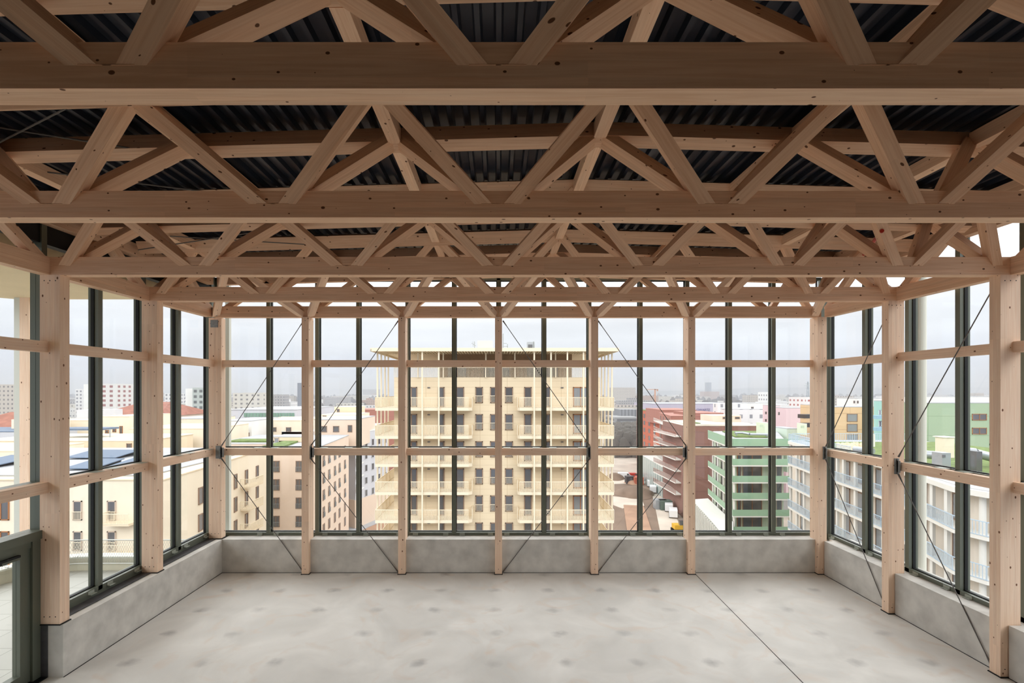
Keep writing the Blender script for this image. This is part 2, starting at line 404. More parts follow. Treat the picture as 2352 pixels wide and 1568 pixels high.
# struts from the back posts forward to the fourth truss
def strut(x0, y0, x1, y1, lab):
    h1 = roof(x1) + .05
    d = Vector((x1 - x0, y1 - y0, h1 - (TOPB + .05))).normalized()
    MB().beam((x0, y0, TOPB + .05), (x1, y1, h1), .12, .105, (0, 0, 1)).build('timber_strut', M['wood'], label=lab, cat='strut', group='inclined struts from the back posts')
ordn = ['first', 'second', 'third', 'fourth', 'fifth']
for i, x in enumerate(PXB):
    near = sorted([min([a for a in AP if a > x]), max([a for a in AP if a < x])])
    for a, sd in zip(near, ('left', 'right')):
        strut(x + (-.085 if sd == 'left' else .085), 9.12, a + (.05 if sd == 'left' else -.05), 7.97, 'pale strut rising to the %s off the %s slim back wall post' % (sd, ordn[i]))
strut(-5.33, 9.15, AP[0], 7.97, 'pale timber strut rising off the back left corner post')
strut(5.99, 9.15, AP[6] + .1, 7.97, 'pale timber strut rising off the back right corner post')

# --- posts
def holes(t, pts):
    mb = MB()
    for p, q in pts: mb.cyl(p, q, .007, 8)
    mb.build('bolt_plug', M['alu_dark'], t)
def post(x0, x1, y0, y1, z0, z1, label, side=None):
    t = thing('timber_post', ((x0 + x1) / 2, (y0 + y1) / 2, z0), label, 'post', 'timber posts around the hall')
    box(x0, x1, y0, y1, z0 + .012, z1).build('shaft', M['wood'], t)
    box(x0 - .012, x1 + .012, y0 - .012, y1 + .012, z0, z0 + .012).build('base_plate', M['alu_dark'], t)
    xm = (x0 + x1) / 2
    pts = []
    wd = x1 - x0
    for dx in ((-.28, .0, .28) if wd > .2 else (0,)):
        for z in (z1 - .07, z0 + .1):
            pts.append(((xm + dx * wd, y0 - .001, z), (xm + dx * wd, y0 + .01, z)))
    holes(t, pts)
    return t
for y, nm in ((4.06, 'nearest the camera, beside the terrace door'), (5.80, 'on the end of the concrete upstand by the terrace door'), (7.46, 'between the two tall left windows')):
    if y > 5: post(-5.49, -5.25, y, y + .132, -2.80, TOPB, 'wide left timber post ' + nm)
lc = post(-5.49, -5.25, 9.19, 9.33, -2.80, TOPB, 'wide timber post in the back left corner of the hall')
for y, nm in ((4.06, 'near'), (5.80, 'at the right edge of the view'), (7.46, 'between the two tall right windows')):
    if y > 5: post(6.03, 6.27, y, y + .132, FL, TOPB, 'wide timber post of the right wall ' + nm)
for y in (2.38, 4.06):
    pass
bp = []
for i, x in enumerate(PXB):
    bp.append(post(x - .066, x + .066, 9.07, 9.31, FL, TOPB, 'slim timber post of the back wall, %s from the left corner' % ordn[i]))
rc = post(6.01, 6.17, 9.07, 9.31, FL, TOPB, 'timber post in the back right corner of the hall')
# --- rails
bays = ['first', 'second', 'third', 'fourth', 'fifth', 'sixth']
for lv, (z0, z1), nm in ((0, (.47, .60), 'upper'), (1, (-1.215, -1.085), 'lower')):
    for i, (a, b) in enumerate(zip(BX, BX[1:])):
        xa = a + .066 if i else -5.25; xb = b - .066 if i < 5 else 6.01
        MB().box(xa, xb, 9.22, 9.34, z0, z1).build('timber_rail', M['wood'], label='%s timber rail across the %s bay of the back windows from the left' % (nm, bays[i]), cat='rail', group='timber rails in front of the windows')
    for side, x0, x1 in (('left', -5.50, -5.39), ('right', 6.18, 6.29)):
        for (ya, yb), bn in (((2.5, 5.80), 'nearest the camera'), ((5.932, 7.46), 'between its two wide posts'), ((7.592, 9.19 if side == 'left' else 9.07), 'next to the back corner')):
            MB().box(x0, x1, ya, yb, z0, z1).build('timber_rail', M['wood'], label='%s timber rail on the %s wall, %s' % (nm, side, bn), cat='rail', group='timber rails in front of the windows')
# --- windows
wn = [0]
HB, HT, TR = -2.80, 2.22, -1.115
def facade(mapf, cells, hb, place, htop=HT):
    """cells: list of u positions of mullions bounding panes; mapf(u,d,h)"""
    wn[0] += 1
    t = thing('window_%d' % wn[0], mapf((cells[0] + cells[-1]) / 2, .07, hb), 'floor to roof window in dark green frames, ' + place, 'window', kind='structure')
    def mbox(u0, u1, d0, d1, h0, h1, mb=None):
        mb = mb or MB(); a = mapf(u0, d0, h0); b = mapf(u1, d1, h1)
        return mb.box(min(a[0], b[0]), max(a[0], b[0]), min(a[1], b[1]), max(a[1], b[1]), h0, h1)
    mb = MB()
    for c in cells[:-1] if len(cells) > 2 else cells[:1]:
        mbox(c - .036, c + .036, 0, .14, hb, htop, mb)
    mb.build('mullion', M['alu'], t)
    fr = MB()
    mbox(cells[0], cells[-1], -.0, .15, hb - .06, hb + .06, fr)
    mbox(cells[0], cells[-1], .0, .14, TR - .03, TR + .03, fr)
    mbox(cells[0], cells[-1], .0, .14, htop - .05, htop, fr)
    fr.build('frame', M['alu'], t)
    gk = MB()
    for a, b in zip(cells, cells[1:]):
        for h0, h1 in ((hb + .06, TR - .03), (TR + .03, htop - .05)):
            ua, ub = a + .036, b - .036
            for q in ((ua, ua + .012, h0, h1), (ub - .012, ub, h0, h1), (ua, ub, h0, h0 + .012), (ua, ub, h1 - .012, h1)):
                mbox(q[0], q[1], .055, .1, q[2], q[3], gk)
            p = mbox(ua + .002, ub - .002, .07, .076, h0 + .002, h1 - .002); p.build('pane', M['glass'], t)
    gk.build('gasket', M['alu_dark'], t)
    for a, b in zip(cells, cells[1:]):
        for u in (a + .16, b - .16):
            cb = MB(); mbox(u - .05, u + .05, -.045, .0, hb + .004, hb + .012, cb); mbox(u - .05, u + .05, -.006, .0, hb + .004, hb + .05, cb)
            cb.build('clip', M['clip'], t)
            cb = MB(); mbox(u - .07, u + .07, -.13, .0, -1.0845, -1.080, cb); cb.build('clip', M['clip'], t)
backm = lambda u, d, h: (u, 9.42 + d, h)
leftm = lambda u, d, h: (-(5.50 + d), u, h)
rightm = lambda u, d, h: (6.37 + d, u, h)
BM = [[-5.50, -4.47, -3.52], [-3.52, -2.72, -1.76], [-1.76, -.85, .02], [.02, .908, 1.79], [1.79, 2.79, 3.70], [3.70, 4.53, 5.38, 6.30]]
for i, c in enumerate(BM): facade(backm, c, -2.80, '%s bay of the back wall from the left' % bays[i])
facade(leftm, [5.87, 6.70, 7.53], -2.74, 'left wall between the two wide posts')
facade(leftm, [7.53, 8.37, 9.25], -2.74, 'left wall next to the back corner')
facade(rightm, [7.53, 8.42, 9.35], -2.80, 'right wall next to the back corner')
facade(rightm, [5.87, 6.70, 7.53], -2.80, 'right wall between the two wide posts')
facade(rightm, [2.45, 4.12, 5.87], -2.80, 'right wall nearest the camera')
# left window above the door
wn[0] += 1
t = thing('window_%d' % wn[0], (-5.57, 4.9, -1.66), 'tall window above the terrace door', 'window', kind='structure')
MB().box(-5.64, -5.50, 4.1, 4.16, -1.66, HT).build('mullion', M['alu'], t)
MB().box(-5.66, -5.46, 2.5, 5.834, -1.76, -1.66).box(-5.64, -5.50, 2.5, 5.834, TR - .03, TR + .03).build('frame', M['alu'], t)
MB().box(-5.576, -5.57, 4.16, 5.834, -1.66, TR - .03).build('pane', M['glass'], t)
MB().box(-5.576, -5.57, 4.16, 5.834, TR + .03, HT).build('pane', M['glass'], t)
MB().box(-5.64, -5.52, YB, 9.3, 1.80, 2.32).build('trim_7', M['alu_dark'], label='black panel band above the left windows under the deck', cat='trim', kind='structure')
# corner mullions
MB().box(-5.66, -5.50, 9.30, 9.56, HB - .05, HT).build('trim_4', M['alu'], label='dark green corner mullion at the back left', cat='trim', kind='structure')
MB().box(6.33, 6.52, 9.36, 9.56, HB - .05, HT).build('trim_5', M['alu'], label='dark green corner mullion at the back right', cat='trim', kind='structure')
# door
t = thing('door_1', (-5.57, 5.0, FL), 'glazed terrace door in dark green frame at the left edge', 'door', kind='structure')
fr = MB().box(-5.66, -5.48, 5.70, 5.834, FL, -1.76).box(-5.64, -5.50, 3.7, 3.8, FL, -1.76).box(-5.62, -5.50, 3.8, 5.70, -1.84, -1.76)
fr.build('frame', M['alu'], t)
lf = MB().box(-5.60, -5.51, 5.58, 5.70, FL + .02, -1.84).box(-5.60, -5.51, 3.8, 3.9, FL + .02, -1.84).box(-5.60, -5.51, 3.9, 5.58, -1.94, -1.84).box(-5.60, -5.51, 3.9, 5.58, FL + .02, FL + .14)
lf.build('leaf', M['alu'], t)
MB().box(-5.56, -5.554, 3.9, 5.58, FL + .14, -1.94).build('pane', M['glass'], t)
MB().box(-5.50, -5.47, 5.0, 5.55, -1.90, -1.875).box(-5.51, -5.46, 5.28, 5.33, -1.92, -1.87).build('closer_arm', M['alu_dark'], t)
MB().box(-5.52, -5.40, 3.9, 5.80, FL, FL + .012).build('threshold', M['alu_dark'], t)
MB().box(-5.66, -5.40, 5.800, 5.812, FL, -2.80).build('trim_6', M['slab_dark'], label='black bitumen edge at the end of the left upstand', cat='trim', kind='structure')

# --- bracing rods with fork ends and gusset plates
def rod(p, q, label):
    t = thing('bracing_rod', q if q[2] < p[2] else p, label, 'rod', 'steel wind bracing rods')
    P, Q = Vector(p), Vector(q); d = (Q - P).normalized()
    MB().cyl(P, Q, .0068, 8).build('rod', M['rod'], t)
    MB().cyl(P, P + d * .13, .014, 8, .008).build('fork_end', M['rod'], t)
    MB().cyl(Q - d * .13, Q, .008, 8, .014).build('fork_end', M['rod'], t)
yr = 9.15
kb = [(-3.67, -5.22, 'first'), (-1.88, -3.53, 'second'), (.10, 1.74, 'fourth'), (1.90, 3.56, 'fifth')]
for xt, xm, bn in kb:
    rod((xt, yr, 1.34), (xm, yr, -1.02), 'upper bracing rod of the %s back window bay' % bn)
    rod((xt, yr - .01, FL + .02), (xm, yr, -1.27), 'lower bracing rod of the %s back window bay' % bn)
rod((6.15, 7.61, 1.27), (6.13, 9.03, -1.02), 'upper bracing rod on the right wall next to the back corner')
rod((6.10, 7.61, FL + .04), (6.13, 9.03, -1.27), 'lower bracing rod on the right wall next to the back corner')
rod((6.15, 5.95, 1.37), (6.15, 7.42, -1.0), 'upper bracing rod on the right wall nearest the camera')
rod((6.10, 5.97, FL + .04), (6.15, 7.42, -1.27), 'lower bracing rod on the right wall nearest the camera')
def gusset(t, x, y, dx, dy):
    mb = MB()
    if dy == 0: 
        mb.prism([(x, y - .006), (x + dx, y - .006), (x + dx, y + .006), (x, y + .006)], -1.24, -1.06)
        mb.prism([(x, y - .006), (x + dx * .5, y - .006), (x + dx * .5, y + .006), (x, y + .006)], -1.27, -1.03)
        mb.box(min(x, x + .012 * (1 if dx > 0 else -1)), max(x, x + .012 * (1 if dx > 0 else -1)), y - .035, y + .035, -1.27, -1.03)
    else:
        mb.box(x - .006, x + .006, min(y, y + dy), max(y, y + dy), -1.24, -1.06); mb.box(x - .006, x + .006, min(y, y + dy * .5), max(y, y + dy * .5), -1.27, -1.03)
        mb.box(x - .035, x + .035, min(y, y + .012 * (1 if dy > 0 else -1)), max(y, y + .012 * (1 if dy > 0 else -1)), -1.27, -1.03)
    mb.build('gusset_plate', M['steel'], t)
gusset(lc, -5.25, 9.15, .07, 0)
MB().box(-5.35, -5.252, 9.178, 9.19, -1.27, -1.03).build('gusset_plate', M['steel'], lc)
MB().box(-5.45, -5.31, 9.178, 9.19, 1.22, 1.36).build('gusset_plate', M['steel'], lc)
MB().box(-5.49, -5.27, 9.085, 9.098, 1.42, 1.58).build('gusset_plate', M['steel'], lc)
gusset(bp[0], PXB[0] + .066, yr, .07, 0); gusset(bp[3], PXB[3] - .066, yr, -.07, 0); gusset(bp[4], PXB[4] - .066, yr, -.07, 0)
gusset(rc, 6.13, 9.07, 0, -.07)
rp = [o for o in bpy.data.objects if o.name.startswith('timber_post') and 'between the two tall right' in o.get('label', '')][0]
gusset(rp, 6.15, 7.46, 0, -.07)
# roof plane cables on the left
for i, (p, q) in enumerate([((-5.3, 4.5, 1.98), (-2.8, 3.45, 2.16)), ((-5.3, 4.45, 2.16), (-2.8, 5.3, 2.14)), ((-5.2, 3.5, 2.16), (-2.75, 4.45, 2.14)), ((-5.2, 6.3, 2.08), (-2.8, 7.0, 2.13)), ((-5.2, 7.0, 2.05), (-2.8, 6.3, 2.13))]):
    nm = ['from the left wall up to the second truss', 'under the deck behind the second truss', 'crossing under the deck left of the second truss', 'between third and fourth truss on the left, going away', 'between third and fourth truss on the left, coming back'][i]
    MB().cyl(p, q, .007, 6).build('bracing_cable', M['rod'], label='thin steel bracing cable ' + nm, cat='cable', group='cables in the roof plane')
MB().cyl((4.45, 5.6, 1.86), (5.45, 7.2, 2.04), .022, 8).cyl((5.45, 7.2, 2.04), (5.6, 7.5, 2.1), .022, 8).build('red_hose', M['red'], label='red pipe slung between the trusses on the right', cat='pipe')

# ================================================================== TERRACE
M['tile'] = plain('pale terrace tile', srgb(214, 214, 206), .7, 0, .05, 2)
def tile_mat():
    m, t, b = newmat('terrace paving'); g = N(t, 'ShaderNodeNewGeometry'); br = N(t, 'ShaderNodeTexBrick')
    br.offset = 0; br.inputs['Scale'].default_value = 1; br.inputs['Mortar Size'].default_value = .006; br.inputs['Brick Width'].default_value = .6; br.inputs['Row Height'].default_value = .6
    br.inputs['Color1'].default_value = srgb(186, 187, 180); br.inputs['Color2'].default_value = srgb(180, 181, 174); br.inputs['Mortar'].default_value = srgb(136, 136, 128)
    t.links.new(g.outputs['Position'], br.inputs['Vector']); t.links.new(br.outputs['Color'], b.inputs['Base Color']); b.inputs['Roughness'].default_value = .6
    return m
M['tile'] = tile_mat()
def arc_pts(x0, y0, x1, y1, r, n=8):
    pass
# terrace slab outline with rounded far left corner
R = 1.4
outer = [(-5.75, YB), (-5.75, 9.62), (-7.9, 9.62)] + [(-9.3 + R - R * math.sin(a), 9.62 - R + R * math.cos(a)) for a in [math.pi / 2 * i / 8 for i in range(1, 9)]] + [(-9.3, YB)]
MB().prism(outer, FL - .3, FL - .02).build('terrace_floor', M['tile'], label='pale paved terrace floor outside the left windows', cat='floor', kind='structure')
path = [(-5.75, 9.30), (-7.9, 9.30)] + [(-7.9 - 1.1 * math.sin(a), 8.2 + 1.1 * math.cos(a)) for a in [math.pi / 2 * i / 8 for i in range(1, 9)]] + [(-9.0, 2.0)]
t = thing('balustrade', (-8, 9.3, FL), 'low white kerb with mesh railing around the terrace', 'balustrade')
kb_ = MB(); cp = MB()
for a, b in zip(path, path[1:]):
    kb_.beam((a[0], a[1] + .1, FL + .1), (b[0], b[1] + .1, FL + .1), .25, .12, Vector((b[1] - a[1], a[0] - b[0], 0)))
    cp.beam((a[0], a[1] + .14, FL + .235), (b[0], b[1] + .14, FL + .235), .03, .22, Vector((b[1] - a[1], a[0] - b[0], 0)))
kb_.build('kerb', plain('pale kerb', srgb(208, 205, 186), .7, 0, .08), t); cp.build('coping', M['white_metal'], t)
rl = MB(); ms = MB()
M['mesh'] = plain('stainless mesh', srgb(190, 192, 186), .4, .4)
for a, b in zip(path, path[1:]):
    A = Vector((a[0], a[1], 0)); B = Vector((b[0], b[1], 0)); L = (B - A).length
    for z in (-2.85, -3.30):
        rl.cyl((a[0], a[1], z), (b[0], b[1], z), .012, 6)
    nseg = max(1, int(L / .05))
    hh = .45; k = 0
    s_ = -hh
    while s_ < L:
        for up in (0, 1):
            # diagonal wire clipped to the panel
            u0, u1 = s_, s_ + hh * .5
            z0, z1 = (-3.30, -2.85) if up else (-2.85, -3.30)
            c0, c1 = max(u0, 0), min(u1, L)
            if c1 > c0:
                f0 = (c0 - u0) / (u1 - u0); f1 = (c1 - u0) / (u1 - u0)
                p = A.lerp(B, c0 / L); q = A.lerp(B, c1 / L)
                ms.beam((p.x, p.y, z0 + (z1 - z0) * f0), (q.x, q.y, z0 + (z1 - z0) * f1), .0035, .0035, (0, 0, 1))
        s_ += .045
rl.build('handrail', M['mesh'], t); ms.build('wire_mesh', M['mesh'], t)
for x, y in ((-6.93, 9.3), (-5.9, 9.3), (-8.6, 9.05), (-9.0, 7.3), (-9.0, 6.0)):
    MB().box(x - .02, x + .02, y - .02, y + .03, FL + .02, -2.84).build('railing_post', M['steel'], t)
MB().prism([(-9.25, YB), (-9.25, 8.7), (-8.9, 8.98), (-5.76, 8.98), (-5.76, YB)], 1.71, 1.86).build('roof_overhang', M['canopy'], label='cream canopy soffit over the terrace', cat='canopy', kind='structure')
t = thing('canopy_post', (-8.6, 8.8, FL), 'timber and white post carrying the terrace canopy outside', 'post')
MB().box(-8.70, -8.53, 8.80, 8.97, FL + .23, 1.71).build('timber_shaft', M['wood'], t)
MB().box(-8.80, -8.70, 8.80, 8.97, FL + .23, 1.71).build('white_cover', M['white_metal'], t)
# exterior columns near the other corners
MB().cyl((6.80, 7.80, -5.5), (6.80, 7.80, 2.25), .09, 24).build('outside_column', plain('pale painted column', srgb(222, 222, 208), .6), label='pale round column standing outside the right windows', cat='column', smooth=False)
MB().box(-5.51, -5.43, 9.78, 9.86, -6, 2.25).build('outside_fin', M['white_metal'], label='pale metal fin outside the back left corner', cat='fin')
# slab edge outside the glass
# enclosure added behind the camera, out of view, to keep daylight off the trusses
M['liner'] = plain('pale unseen lining', srgb(190, 178, 162), .8)  # tone lightened to bounce more light onto trusses and posts
MB().box(-5.75, -5.5, YB, 1.4, FL, 2.3).box(6.3, 6.75, YB, 1.4, FL + .63, 2.3).build('blocking_wall_side', M['liner'], label='unseen lining added on both side walls behind the camera to block daylight', cat='wall', kind='structure')
MB().box(-5.75, 6.75, YB - .2, YB, FL, 2.3).build('blocking_wall_rear', M['liner'], label='unseen wall added behind the camera to block daylight', cat='wall', kind='structure')

# ================================================================== CITY OUTSIDE (metres, heights relative to the eye)
G = -31.0
_srgb = srgb
def srgb(r, g, b):
    m = (r + g + b) / 3; k = .82
    q = .93
    return _srgb(q * (m + (r - m) * k), q * (m + (g - m) * k), q * (m + (b - m) * k))
def X(x, z): return (x - VX) * z / F
def H(y, z): return (VY - y) * z / F
def OB(): return MB(False)
def facade_mat(name, wall, win, bw, rh, wfx, wfy, roof=None, rough=.8):
    """wall with a regular grid of openings, uv in metres, roofs plain"""
    m, t, b = newmat(name); uv = N(t, 'ShaderNodeUVMap'); uv.uv_map = 'UVMap'
    s = N(t, 'ShaderNodeSeparateXYZ'); t.links.new(uv.outputs[0], s.inputs[0])
    fx = math2(t, 'FRACT', math2(t, 'DIVIDE', s.outputs[0], bw)); fy = math2(t, 'FRACT', math2(t, 'DIVIDE', s.outputs[1], rh))
    a = math2(t, 'MULTIPLY', math2(t, 'LESS_THAN', math2(t, 'ABSOLUTE', math2(t, 'SUBTRACT', fx, .5)), wfx / 2), math2(t, 'LESS_THAN', math2(t, 'ABSOLUTE', math2(t, 'SUBTRACT', fy, .5)), wfy / 2))
    g = N(t, 'ShaderNodeNewGeometry'); sn = N(t, 'ShaderNodeSeparateXYZ'); t.links.new(g.outputs['True Normal'], sn.inputs[0])
    up = math2(t, 'GREATER_THAN', sn.outputs[2], .4)
    mx = N(t, 'ShaderNodeMix', data_type='RGBA'); mx.inputs['A'].default_value = wall; mx.inputs['B'].default_value = win; t.links.new(a, mx.inputs['Factor'])
    m2_ = N(t, 'ShaderNodeMix', data_type='RGBA'); t.links.new(mx.outputs['Result'], m2_.inputs['A']); m2_.inputs['B'].default_value = roof or srgb(150, 150, 150); t.links.new(up, m2_.inputs['Factor'])
    t.links.new(m2_.outputs['Result'], b.inputs['Base Color']); b.inputs['Roughness'].default_value = rough
    return m
def clad_mat(name, col, line, pw, rh, thick=.03):
    """cladding panels with thin joints"""
    m, t, b = newmat(name); uv = N(t, 'ShaderNodeUVMap'); uv.uv_map = 'UVMap'
    s = N(t, 'ShaderNodeSeparateXYZ'); t.links.new(uv.outputs[0], s.inputs[0])
    fx = math2(t, 'FRACT', math2(t, 'DIVIDE', s.outputs[0], pw)); fy = math2(t, 'FRACT', math2(t, 'DIVIDE', s.outputs[1], rh))
    a = math2(t, 'MAXIMUM', math2(t, 'LESS_THAN', fx, thick / pw), math2(t, 'LESS_THAN', fy, thick * 1.6 / rh))
    mx = N(t, 'ShaderNodeMix', data_type='RGBA'); mx.inputs['A'].default_value = col; mx.inputs['B'].default_value = line; t.links.new(a, mx.inputs['Factor'])
    t.links.new(mx.outputs['Result'], b.inputs['Base Color']); b.inputs['Roughness'].default_value = .75
    return m
M['cream_clad'] = clad_mat('cream ribbed cladding', srgb(240, 217, 178), srgb(216, 190, 150), .62, 2.8)
M['cream'] = plain('cream render', srgb(242, 228, 202), .85, 0, .05, .4)
M['cream2'] = plain('warm cream render', srgb(240, 219, 184), .85, 0, .05, .4)
M['cream_metal'] = plain('cream coated metal', srgb(245, 228, 196), .6)
M['beige'] = plain('pinkish beige render', srgb(232, 208, 186), .85, 0, .05, .3)
M['white'] = plain('white render', srgb(236, 236, 232), .85, 0, .05, .3)
M['greywhite'] = plain('grey white render', srgb(204, 206, 214), .85, 0, .05, .3)
M['roofgrey'] = plain('pale roof membrane', srgb(176, 178, 182), .85, 0, .12, .3)
M['pv'] = plain('blue grey solar panels', srgb(104, 122, 146), .6, 0, spec=.1)
M['win'] = plain('window glass dark', srgb(92, 92, 96), .12, 0, spec=.9)
M['win_l'] = plain('window glass pale', srgb(140, 146, 152), .12, 0, spec=.9)
M['oak'] = plain('orange timber frame', srgb(176, 110, 62), .6)
M['brownf'] = plain('brown timber frame', srgb(150, 118, 96), .6)
M['pinkf'] = plain('beige reveal', srgb(206, 184, 164), .8)
M['grass'] = plain('sedum grass', srgb(118, 142, 72), .95, 0, .5, 1.2, .5)
M['brown'] = clad_mat('brown brick panels', srgb(142, 96, 84), srgb(116, 78, 68), 3.0, 2.9, .05)
M['brick'] = clad_mat('red brown brick', srgb(176, 108, 90), srgb(150, 90, 76), 2.2, 2.9, .05)
M['orange'] = clad_mat('orange red panels', srgb(204, 98, 66), srgb(176, 80, 54), 2.4, 2.9, .08)
M['green'] = plain('mint green metal', srgb(146, 184, 150), .5, 0, .06, .5)
M['greenwall'] = clad_mat('pale green boards', srgb(196, 212, 184), srgb(172, 190, 162), .4, 2.88)
M['greenbld'] = clad_mat('green plaster panels', srgb(160, 186, 150), srgb(140, 168, 132), 6, 3.2, .06)
M['aqua'] = plain('aqua panels', srgb(156, 206, 196), .7)
M['blue'] = plain('pale blue metal', srgb(176, 200, 220), .5)
M['ltblue'] = plain('sky blue balcony panels', srgb(140, 184, 206), .5)
M['yellow'] = clad_mat('ochre brick panels', srgb(226, 188, 138), srgb(196, 160, 116), 4, 3.0, .06)
M['pink'] = plain('pale pink render', srgb(232, 200, 204), .85)
M['black'] = plain('charcoal panels', srgb(70, 62, 62), .7)
M['tileroof'] = plain('red brown roof tiles', srgb(168, 104, 84), .85, 0, .3, .6)
M['slabwhite'] = plain('white concrete slab edge', srgb(226, 224, 216), .8)
M['earth'] = plain('brown earth', srgb(142, 116, 96), .95, 0, .4, .12, .4)
M['soil'] = plain('reddish soil', srgb(186, 142, 112), .95, 0, .3, .2, .4)
M['sand'] = plain('pale gravel road', srgb(218, 202, 184), .95, 0, .25, .15, .3)
M['ground'] = plain('distant ground', srgb(146, 142, 134), .95, 0, .5, .01, 0)
M['street'] = plain('street', srgb(196, 182, 166), .95, 0, .3, .1)
M['vanwhite'] = plain('white vehicle paint', srgb(238, 238, 240), .3)
M['yel'] = plain('yellow machine paint', srgb(240, 180, 30), .45)
M['tyre'] = plain('tyre rubber', srgb(30, 30, 32), .8)
M['duct'] = plain('galvanised duct', srgb(172, 178, 184), .35, .5)
M['lilac'] = plain('lilac shop cladding', srgb(196, 184, 206), .7)
M['woodland'] = plain('bare winter woodland', srgb(104, 98, 90), .95, 0, .35, .05)

# ---- ground and setting
OB().box(-9000, 9000, -40, 14000, G - 1, G - .6).build('ground', M['ground'], label='grey brown ground of the city plain', cat='ground', kind='structure')
OB().prism([(-70, 40), (70, 40), (90, 400), (-90, 400)], G - .6, G - .3).build('ground_district', M['street'], label='pale ground of the new district below', cat='ground', kind='structure')
def flat(name, pts, mat, lab, top=.0):
    OB().prism([(X(x, 0.0 + 31 * F / (y - VY)), 31 * F / (y - VY)) for x, y in pts], G - .3, G + top).build(name, mat, label=lab, cat='ground', kind='structure')
flat('ground_earth', [(1380, 1109), (1482, 1100), (1520, 1180), (1530, 1290), (1400, 1290)], M['earth'], 'dark brown earth of the building site')
flat('ground_soil', [(1432, 1160), (1478, 1162), (1520, 1290), (1450, 1290)], M['soil'], 'reddish levelled soil field right of the tower', .15)
flat('street_gravel', [(1468, 1048), (1488, 1048), (1600, 1290), (1530, 1290), (1502, 1150)], M['sand'], 'pale gravel street between the buildings', .1)
flat('path_gravel', [(1380, 1096), (1478, 1094), (1486, 1110), (1380, 1112)], M['sand'], 'pale gravel crossing beside the street', .08)
flat('path_sand', [(1408, 1140), (1475, 1148), (1480, 1162), (1430, 1168), (1408, 1160)], M['sand'], 'pale sand patch in the building site', .12)
flat('ground_yard', [(770, 1165), (905, 1150), (905, 1290), (700, 1290)], M['soil'], 'reddish earth yard left of the cream tower', .1)
flat('path_kerb', [(770, 1212), (905, 1166), (905, 1186), (800, 1232)], M['roofgrey'], 'grey curving path left of the cream tower', .2)

# ---- windows on a facade line
def fr_axes(A, B):
    A = Vector((A[0], A[1], 0)); B = Vector((B[0], B[1], 0)); d = (B - A); L = d.length; d.normalize()
    n = Vector((d.y, -d.x, 0))     # outward: to the right of A->B
    return A, d, n, L
def window(t, A, B, u, w_, h0, h1, frame, pane, rail=None, split=False, proud=.05):
    A_, d, n, L = fr_axes(A, B); c = A_ + d * u; fw = .09
    hc = (h0 + h1) / 2
    def slab(uc, ww, za, zb, pr, mb):
        p = A_ + d * uc; k = Vector((p.x, p.y, 0)) + n * pr / 2
        return mb.beam((k.x, k.y, za), (k.x, k.y, zb), ww, pr, n)
    mb = OB()
    for uc, ww, za, zb in ((u - w_ / 2 + fw / 2, fw, h0, h1), (u + w_ / 2 - fw / 2, fw, h0, h1)): slab(uc, ww, za, zb, proud + .04, mb)
    slab(u, w_, h0, h0 + fw, proud + .04, mb); slab(u, w_, h1 - fw, h1, proud + .04, mb)
    if split: slab(u, fw, h0, h1, proud + .04, mb)
    f = mb.build('window', frame, t)
    slab(u, w_ - fw, h0 + fw / 2, h1 - fw / 2, proud, OB()).build('pane', pane, f)
    if rail is not None:
        r = OB(); ht = h0 + min(1.0, (h1 - h0) * .45)
        pr = proud + .12
        for k in range(int(w_ / .13) + 1):
            uc = u - w_ / 2 + k * .13; p = A_ + d * uc + n * pr; r.beam((p.x, p.y, h0 + .05), (p.x, p.y, ht), .03, .03, n)
        p = A_ + d * (u - w_ / 2 - .04) + n * pr; q = A_ + d * (u + w_ / 2 + .04) + n * pr
        r.beam((p.x, p.y, ht), (q.x, q.y, ht), .05, .05, (0, 0, 1)); r.build('window_rail', rail, f)
    return f
def bars(mb, A, B, h0, h1, sp=.13, th=.035):
    A_, d, n, L = fr_axes(A, B); k = 0
    while k * sp <= L:
        p = A_ + d * k * sp; mb.beam((p.x, p.y, h0), (p.x, p.y, h1), th, th, n); k += 1
    mb.beam((A[0], A[1], h1), (B[0], B[1], h1), .06, .06, (0, 0, 1)); mb.beam((A[0], A[1], h0), (B[0], B[1], h0), .05, .05, (0, 0, 1))
    return mb
def block(name, pts, top, mat, label, cat='building', group=None, bot=G, parapet=None):
    t = thing(name, (sum(p[0] for p in pts) / len(pts), sum(p[1] for p in pts) / len(pts), bot), label, cat, group, inside=False)
    OB().prism(pts, bot, top).build('wall', mat, t)
    if parapet:
        cx = sum(p[0] for p in pts) / len(pts); cy = sum(p[1] for p in pts) / len(pts)
        OB().prism([(cx + (p[0] - cx) * 1.008, cy + (p[1] - cy) * 1.008) for p in pts], top, top + .12).build('roof', parapet, t)
    return t
def rect(x0, x1, z0, z1): return [(x0, z0), (x1, z0), (x1, z1), (x0, z1)]

